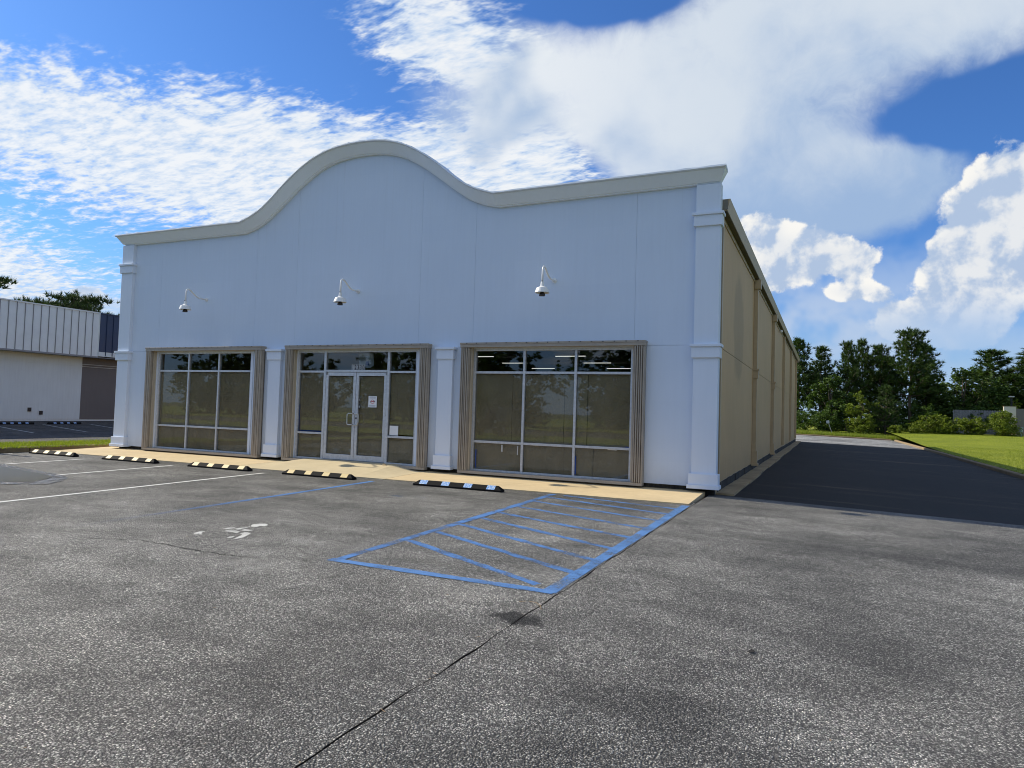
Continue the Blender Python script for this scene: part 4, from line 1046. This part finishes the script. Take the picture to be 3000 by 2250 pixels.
for i, (cb, rad, wh, bend, dens) in enumerate([(.30, 2.5, 17, .15, 1.9), (.24, 2.3, 18, -.2, 1.9), (.36, 2.9, 15, .25, 1.9), (.16, 2.9, 19, .0, 1.9)]):
    t, N = pine_parts(10.0, cb, rad, wh, seed=11+i, bend=bend, dens=dens)
    PV.append((t.mesh('pine_trunk_mesh', 'bark', smooth=True), tri_mesh('pine_crown_mesh', N, 'pine_needles')))
def gl(x, y):
    if y < -20: return -.2
    if x < 16.3: return gz(x if x > 0 else 0, 0)+.10+.34*sstep(61, 72, y)
    return hz(x, y)
def at(slope_u, y): return slope_u
pines = [  # x, y, top z, variant, width scale, label
 (7.35, 71, 10.3, 0, 1.0, 'pine partly hidden behind the far end of the tan wall'),
 (9.55, 73, 9.7, 1, 1.0, 'spiky-topped pine next to the far end of the tan wall'),
 (12.35, 71, 9.95, 0, .80, 'slim dark pine, left of the pair behind the leaning sign'),
 (13.9, 74, 10.5, 1, .80, 'slim dark pine with forked top, right of the leaning sign'),
 (15.5, 73, 9.75, 2, .80, 'pine with bare stem between the slim pair and the tallest pine'),
 (16.6, 75, 8.7, 3, .90, 'drooping pine just left of the tallest pine'),
 (18.4, 72, 11.25, 2, .95, 'tallest pine of the row at the end of the driveway'),
 (20.2, 75, 9.9, 1, 1.0, 'dark pine leaning against the right side of the tallest pine'),
 (28.2, 84, 10.1, 3, 1.7, 'broad pine crown above the grey roofed house'),
 (32.0, 83, 10.0, 0, 1.9, 'broad pine crown at the right edge of the picture'),
]
def back(x, y, z, dy):
    k = (y+dy+13.6)/(y+13.6); return 10.38+(x-10.38)*k, y+dy, 1.487+(z-1.487)*k
for x, y, zt, v, ws_, lab in pines:
    x, y, zt = back(x, y, zt, 7 if x < 25 else 4)
    z = gl(x, y)-.05; s = (zt-z)/10.0
    tree_obj('pine_tree', (x, y, z), *PV[v], lab, 'pine tree', 'pines behind the building', random.uniform(0, 6), (s*ws_*1.2, s*ws_*1.2, s*1.03))
# broad-leaved trees and shrubs
def leafy(name, loc, lobes, nleaf, size, m, label, cat, group=None, stem=None, seed=1):
    global rng
    rng = np.random.default_rng(seed); rnd = random.Random(seed)
    vol = np.array([a*b*c for (_, _, _, a, b, c) in lobes]); pr_ = vol**.7/np.sum(vol**.7); C = []
    for (cx_, cy_, cz_, a, b, c), p_ in zip(lobes, pr_):
        n = int(nleaf*p_); nc = max(6, n//26)
        d = rng.normal(0, 1, (nc, 3)); d /= np.linalg.norm(d, axis=1, keepdims=True)
        rr = rng.uniform(.45, 1.06, (nc, 1))**.6
        cc = d*rr*np.array([a, b, c])+np.array([cx_, cy_, cz_])
        q = np.repeat(cc, 26, 0)+rng.normal(0, 1, (nc*26, 3))*np.array([a, b, c])*.13
        C.append(q)
    C = np.concatenate(C); C[:, 2] = np.maximum(C[:, 2], .03)
    cm = tri_mesh(name+'_crown_mesh', leaves(C, size), m)
    t = MB(); H = max(l[2] for l in lobes); r0 = stem or .02*H+.02
    t.tube([(0, 0, -.1), (.05, .03, H*.3), (-.04, .05, H*.65), (.0, 0, H)], [r0, r0*.8, r0*.5, r0*.15], 6)
    for (cx_, cy_, cz_, a, b, c) in lobes:
        t.tube([(0, 0, H*.12), (cx_*.4, cy_*.4, max(.1, cz_*.6)), (cx_, cy_, cz_)], [r0*.55, r0*.35, r0*.1], 5)
    return tree_obj(name, loc, t.mesh(name+'_trunk_mesh', 'bark', smooth=True), cm, label, cat, group)
def rl(seed, n, R0, H, base=.25, rs=.42):
    rnd = random.Random(seed); out = []
    for i in range(n):
        f = (i+.5)/n; a = rnd.uniform(0, 6.28); rr = R0*(.25+.6*math.sin(math.pi*min(1, f*.85+.1)))*rnd.uniform(.3, 1)
        z = H*(base+(1-base)*f*.9); k = R0*rs*rnd.uniform(.7, 1.2)*(1.15-.5*f)
        out.append((math.cos(a)*rr, math.sin(a)*rr, z, k, k, k*.8))
    return out
def put(name, x, y, zt, R0, n, nleaf, size, m, lab, cat, group, seed, base=.2, rs=.45):
    z = gl(x, y); leafy(name, (x, y, z), rl(seed, n, R0*1.15, (zt-z)*.94, base, rs), int(nleaf*1.6), size*1.15, m, lab, cat, group, seed=seed)
G1 = 'broad-leaved trees behind the building'; G2 = 'shrubs along the back of the lawn'
put('sweetgum_tree', 10.75, 70, 7.4, 1.9, 13, 4200, .24, 'leaf_green', 'round-leaved tree between the spiky pine and the slim pair', 'tree', G1, 3, .15)
put('sweetgum_tree', 22.1, 83, 8.2, 1.9, 12, 3600, .24, 'leaf_green', 'open ragged tree right of the tallest pine against the sky gap', 'tree', G1, 4, .2)
put('oak_tree', 25.2, 84, 8.9, 4.2, 22, 9500, .26, 'leaf_green', 'dense broad tree behind the wooden fence', 'tree', G1, 5, .12)
put('oak_tree', 23.4, 86, 6.2, 3.4, 14, 5200, .26, 'leaf_green', 'low dark tree left of the wooden fence', 'tree', G1, 6, .1)
put('young_tree', 13.7, 68, 5.1, 1.5, 11, 3200, .20, 'leaf_light', 'small light green tree in front of the slim pines', 'tree', G1, 7, .12)
put('shrub', 13.6, 66.4, 2.35, 1.35, 9, 3600, .13, 'leaf_light', 'rounded bush standing in tall grass behind the back kerb', 'shrub', G2, 8, .1, .55)
put('shrub', 10.3, 67.6, 2.7, 1.8, 9, 3200, .15, 'leaf_green', 'dark bush behind the small leaning sign', 'shrub', G2, 9, .1, .55)
put('shrub', 8.2, 68.5, 3.0, 1.8, 9, 2600, .16, 'leaf_green', 'dark bush at the far corner of the tan wall', 'shrub', G2, 19, .1, .55)
put('shrub', 16.8, 66.5, 1.2, .8, 6, 1200, .12, 'leaf_light', 'low weedy bush at the end of the lawn kerb', 'shrub', G2, 10, .05, .6)
put('shrub', 20.0, 71, 2.7, 1.5, 8, 2600, .15, 'leaf_light', 'yellow-green bush in the shade left of the fence', 'shrub', G2, 11, .1, .5)
put('shrub', 22.4, 71, 2.45, 1.5, 8, 2800, .14, 'leaf_light', 'feathery bush in front of the left end of the fence', 'shrub', G2, 12, .1, .5)
put('shrub', 24.2, 71.5, 2.25, 1.4, 8, 2800, .14, 'leaf_light', 'feathery low bush in front of the middle of the fence', 'shrub', G2, 13, .1, .5)
put('shrub', 26.7, 71.5, 3.35, 1.55, 10, 4200, .15, 'leaf_light', 'tall rounded bush beside the stained plaster wall', 'shrub', G2, 14, .1, .55)
put('shrub', 25.6, 79, 3.9, 1.6, 8, 2200, .18, 'leaf_green', 'dark bush between the fence and the grey roof', 'shrub', G2, 15, .2)
put('shrub', 29.4, 80, 5.2, .9, 7, 1500, .16, 'leaf_light', 'bright young tree behind the stained plaster wall', 'tree', G1, 16, .2)
# dark undergrowth below the pines
for i, (x, y, h, r_) in enumerate([(6.0, 77, 4.2, 2.6), (11.5, 80, 4.4, 2.6), (15.4, 81, 4.4, 2.8), (18.8, 81, 4.6, 2.8), (20.4, 78, 3.2, 2.2), (22.8, 84, 4.2, 2.8)]):
    put('understorey_bush', x, y, gl(x, y)+h, r_, 9, 3000, .22, 'leaf_green', ['dark undergrowth left behind the tan wall corner', 'dark undergrowth below the slim pine pair', 'dark undergrowth below the bare-stemmed pine', 'dark undergrowth below the tallest pine', 'dark bush in the shade at the lawn corner', 'dark undergrowth left of the fence end'][i], 'shrub', G2, 30+i, .08, .55)
# young pine in front
t, N = pine_parts(5.2, .04, 2.0, 13, seed=41, dens=1.5, Ln=.30)
tree_obj('pine_tree', (16.0, 68.5, gl(16, 68.5)), t.mesh('young_pine_trunk', 'bark'), tri_mesh('young_pine_crown', N, 'pine_needles'), 'young bushy pine with branches down to the ground', 'pine tree', 'pines behind the building')
# umbrella pines behind the neighbouring store
def umbrella(loc, H, Rx, nlimb, seed, lab):
    global rng
    rng = np.random.default_rng(seed); rnd = random.Random(seed); t = MB(); C = []; D = []
    t.tube([(0, 0, 0), (.1, 0, H*.3), (0, .1, H*.55), (.1, 0, H*.72)], [.32, .27, .22, .16], 8)
    for i in range(nlimb):
        a = i*6.283/nlimb+rnd.uniform(-.3, .3); L = Rx*rnd.uniform(.3, 1.0); zt = H*(.975-.15*(L/Rx)**2)*rnd.uniform(.965, 1.0)
        e = Vector((math.cos(a)*L, math.sin(a)*L, zt)); b0 = Vector((0, 0, H*rnd.uniform(.5, .72))); mid = b0.lerp(e, .5)+Vector((0, 0, -.05*H))
        t.tube([b0, mid, b0.lerp(e, .8), e], [.14, .10, .06, .03], 5)
        for j in range(4):
            b1 = b0.lerp(e, rnd.uniform(.5, .85)); q = e+Vector((rnd.gauss(0, .16*Rx), rnd.gauss(0, .16*Rx), rnd.gauss(-.1, .2)))
            t.tube([b1, b1.lerp(q, .5)+Vector((0, 0, -.1)), q], [.05, .035, .015], 4)
            for k in range(15):
                o = Vector((rnd.gauss(0, .38), rnd.gauss(0, .38), abs(rnd.gauss(0, .22))-.08)); C.append(q+o); D.append((o.x*.5, o.y*.5, 1))
    C = np.array([tuple(c) for c in C]); D = np.array(D); D /= np.linalg.norm(D, axis=1, keepdims=True)
    tree_obj('umbrella_pine', loc, t.mesh('umbrella_trunk', 'bark', smooth=True), tri_mesh('umbrella_crown', needles(C, D, .42, .06, 14, .6), 'pine_needles_dark'), lab, 'pine tree', 'flat-topped pines behind the neighbouring store')
def far(u, v, x):  # helper values worked out from survey lines
    return None
umbrella((-50, 24.9, -.2), 11.0, 3.3, 15, 51, 'flat-topped pine spreading over the white fascia of the neighbouring store')
umbrella((-50, 16.6, -.2), 11.8, 3.3, 13, 52, 'dark pine crown at the left edge above the white fascia')
umbrella((-50, 21.25, -.2), 9.65, .5, 4, 53, 'small pine tip between the two flat-topped pines')
# trees across the road, seen only mirrored in the glass
OAK = []
for sd_ in (61, 62, 63):
    r_ = leafy('oak_tree', (0, 0, 0), rl(sd_, 16, 5.2, 10.5, .14, .5), 5200, .55, 'leaf_green', 'x', 'x', seed=sd_)
    OAK.append([c_.data for c_ in r_.children])
    for c_ in list(r_.children): bpy.data.objects.remove(c_)
    bpy.data.objects.remove(r_)
for i in range(17):
    x = -74+i*7.6+random.uniform(-1.5, 1.5); s_ = random.uniform(.75, 1.2)*(1.0 if x < 6 else .72); me_ = OAK[i % 3]
    tree_obj('oak_tree', (x, -56-random.uniform(0, 7), -.2), me_[0], me_[1], 'dark tree in the row across the road mirrored in the shop glass', 'tree', 'trees across the road', random.uniform(0, 6), (s_, s_, s_))
# dark off-road car parked across the lot, mirrored in the right shop window
cr_ = empty('parked_car', (-9.5, -28, -.14), 'dark boxy off-road car mirrored in the right shop window', 'car'); X, Y, Z = -9.5, -28, -.14
def cbox(name, m, x0, x1, y0, y1, z0, z1, bevel=.05): return MB().box(X+x0, X+x1, Y+y0, Y+y1, Z+z0, Z+z1).build(name, m, cr_, bevel=bevel)
cbox('body', 'car_paint', -.92, .92, -2.0, 1.95, .55, 1.12, .08)
cab = MB(); cab.prism([(Y-1.95, Z+1.12), (Y+.75, Z+1.12), (Y+.45, Z+1.80), (Y-1.90, Z+1.82)], 'x', X-.82, X+.82); cab.build('cabin', 'car_paint', cr_, bevel=.05)
ws2 = MB(); ws2.add([(X-.74, Y+.765, Z+1.16), (X+.74, Y+.765, Z+1.16), (X+.70, Y+.485, Z+1.75), (X-.70, Y+.485, Z+1.75)], [(0, 1, 2, 3)]); ws2.build('windscreen', 'car_glass', cr_)
for sx in (-1, 1):
    MB().box(X+sx*.825-.005, X+sx*.825+.005, Y-1.0, Y+.35, Z+1.2, Z+1.72).build('side_window', 'car_glass', cr_)
    MB().lathe((0, 0, 0), [(0, 0)], 3)
    h = MB(); h.add([(X+sx*.62+.11*math.cos(k*math.pi/8), Y+1.965, Z+.95+.11*math.sin(k*math.pi/8)) for k in range(16)], [tuple(range(16))]); h.build('headlight', 'headlight_glass', cr_)
    MB().box(X+sx*.75-.09, X+sx*.75+.09, Y+2.1, Y+2.13, Z+.56, Z+.61).build('fog_lamp', 'headlight_glass', cr_)
    for yy in (-1.25, 1.25):
        wv = MB(); n_ = 20
        wv.add([(X+sx*xx, Y+yy+.38*math.cos(k*2*math.pi/n_), Z+.39+.38*math.sin(k*2*math.pi/n_)) for xx in (.68, .93) for k in range(n_)], [tuple(range(n_)), tuple(range(n_, 2*n_))]+[(k, (k+1) % n_, n_+(k+1) % n_, n_+k) for k in range(n_)]); w_ = wv.build('wheel', 'car_trim', cr_)
        wr = MB(); wr.add([(X+sx*.934, Y+yy+.22*math.cos(k*2*math.pi/n_), Z+.39+.22*math.sin(k*2*math.pi/n_)) for k in range(n_)], [tuple(range(n_))]); wr.build('rim', 'rim_metal', w_)
cbox('bumper', 'car_trim', -.88, .88, 1.96, 2.12, .48, .68, .03)
for k in range(7): cbox('grille_slot', 'black_ink', -.33+k*.1, -.27+k*.1, 1.951, 1.965, .80, 1.06, 0)

# grass blades
def blades(name, pts, h, w, lab=None):
    k = len(pts); a = rng.uniform(0, 6.283, k); hh = h*rng.uniform(.5, 1.3, k); lean = rng.normal(0, .35, (k, 2))
    dx = np.stack([np.cos(a)*w/2, np.sin(a)*w/2, np.zeros(k)], 1)
    tip = pts+np.stack([lean[:, 0]*hh, lean[:, 1]*hh, hh], 1)
    o = bpy.data.objects.new(name, tri_mesh(name, np.stack([pts-dx, pts+dx, tip], 1), 'grass_blade')); col.objects.link(o)
    return tag(o, lab, 'grass', kind='stuff')
def scatter(n, x0, x1, y0, y1, fn, pw=1.0):
    x = rng.uniform(x0, x1, n); y = y0+(y1-y0)*rng.uniform(0, 1, n)**pw
    return np.stack([x, y, np.array([fn(a, b) for a, b in zip(x, y)])], 1)
rng = np.random.default_rng(3)
blades('verge_grass', scatter(26000, -11.3, -9.06, -4.5, 9, lambda x, y: .11, 1.3), .075, .012, 'strip of bright short grass behind the left kerb')
blades('back_grass', np.concatenate([scatter(16000, 4, 17.5, 61.4, 64, lambda x, y: gl(min(x, 16.2), y)-.02), scatter(7000, 6, 18, 63, 67, lambda x, y: gl(min(x, 16.2), y)-.02)]), .30, .03, 'tall unmown grass in front of the back bushes')
blades('lawn_grass', np.concatenate([scatter(60000, 16.3, 30, 4, 40, lambda x, y: hz(x, y)-.01, 1.4), scatter(30000, 16.3, 40, 35, 74, lambda x, y: hz(x, y)-.01)]), .055, .022, 'mown bright green lawn grass right of the driveway')

# ------------------------------------------------------------------ things at the far right
fn_ = empty('wooden_fence', (24.8, 78, gl(25, 78)), 'weathered grey board fence behind the feathery bushes', 'fence')
zf = gl(25, 78)
for i in range(40):
    x = 23.35+i*.152; MB().prism([(x, zf+.02), (x+.14, zf+.02), (x+.14, zf+2.62+random.uniform(-.03, .03)), (x+.10, zf+2.68), (x+.04, zf+2.68), (x, zf+2.62)], 'y', 78, 78.02+random.uniform(0, .015)).build('board', 'fence_wood', fn_)
for z in (.4, 1.4, 2.4): MB().box(23.3, 29.5, 78.04, 78.09, zf+z, zf+z+.09).build('rail', 'fence_wood', fn_)
hs = empty('house', (29.5, 92, .8), 'house with hipped grey shingle roof half hidden by trees', 'house')
MB().box(27.6, 33.6, 89.5, 96, .2, 4.9).build('wall', 'house_wall', hs)
rf = MB(); rf.add([(27.2, 89.1, 4.85), (34.0, 89.1, 4.85), (34.0, 96.4, 4.85), (27.2, 96.4, 4.85), (29.3, 92.5, 6.25), (31.9, 92.5, 6.25)], [(0, 1, 5, 4), (1, 2, 5), (2, 3, 4, 5), (3, 0, 4), (0, 3, 2, 1)]); rf.build('roof', 'roof_shingle', hs)
MB().box(28.3, 29.2, 89.47, 89.495, 2.6, 4.0).build('window', 'car_glass', hs)
sw = empty('plaster_wall', (28.1, 75, hz(28, 75)), 'pale plaster wall end with orange rust stains beside the tall bush', 'wall')
MB().box(27.52, 28.62, 75, 75.3, .3, 3.62).build('block', 'stained_plaster', sw, bevel=.01)
MB().box(28.64, 29.6, 75.05, 75.35, .3, 3.4).build('return_block', 'neighbour_brown', sw)
MB().box(27.48, 28.66, 74.97, 75.33, 3.625, 3.67).build('coping', 'kerb_concrete', sw)
lp = empty('lamp_post', (29.0, 79, .4), 'black lamp post with pale box head behind the plaster wall', 'lamp post')
MB().tube([(29.0, 79, .4), (29.0, 79, 4.75)], [.10, .085], 8).build('post', 'black_ink', lp)
MB().box(28.75, 29.25, 78.8, 79.2, 4.74, 4.88).build('head', 'plate_clear', lp, bevel=.02)
vv = empty('backflow_valve', (28.5, 72, hz(28.5, 72)), 'pale green standing water valve at the foot of the plaster wall', 'valve'); zv = hz(28.5, 72)
MB().tube([(28.42, 72, zv), (28.42, 72, zv+.75), (28.45, 72, zv+.85), (28.6, 72, zv+.85)], .07, 8).build('pipe', 'valve_green', vv)
MB().lathe((28.42, 72, zv+.55), [(0, -.12), (.12, -.1), (.15, 0), (.12, .1), (0, .12)], 12).build('valve_body', 'valve_green', vv)
MB().box(28.30, 28.42, 71.86, 71.98, zv+.25, zv+.42).build('gauge', 'white_paper', vv)
sg = empty('leaning_sign', (10.98, 64.2, gl(11, 64.2)), 'small pale sign on a thin leaning post behind the back kerb', 'sign'); zs = gl(11, 64.2)
MB().tube([(10.98, 64.2, zs-.1), (10.55, 64.25, zs+1.25)], .025, 6).build('post', 'grey_metal', sg)
MB().add([(10.38, 64.20, zs+1.12), (10.66, 64.20, zs+1.20), (10.60, 64.20, zs+1.48), (10.32, 64.20, zs+1.40), (10.38, 64.22, zs+1.12), (10.66, 64.22, zs+1.20), (10.60, 64.22, zs+1.48), (10.32, 64.22, zs+1.40)], [(0, 1, 2, 3), (7, 6, 5, 4), (0, 4, 5, 1), (1, 5, 6, 2), (2, 6, 7, 3), (3, 7, 4, 0)]).build('plate', 'sign_grey', sg)
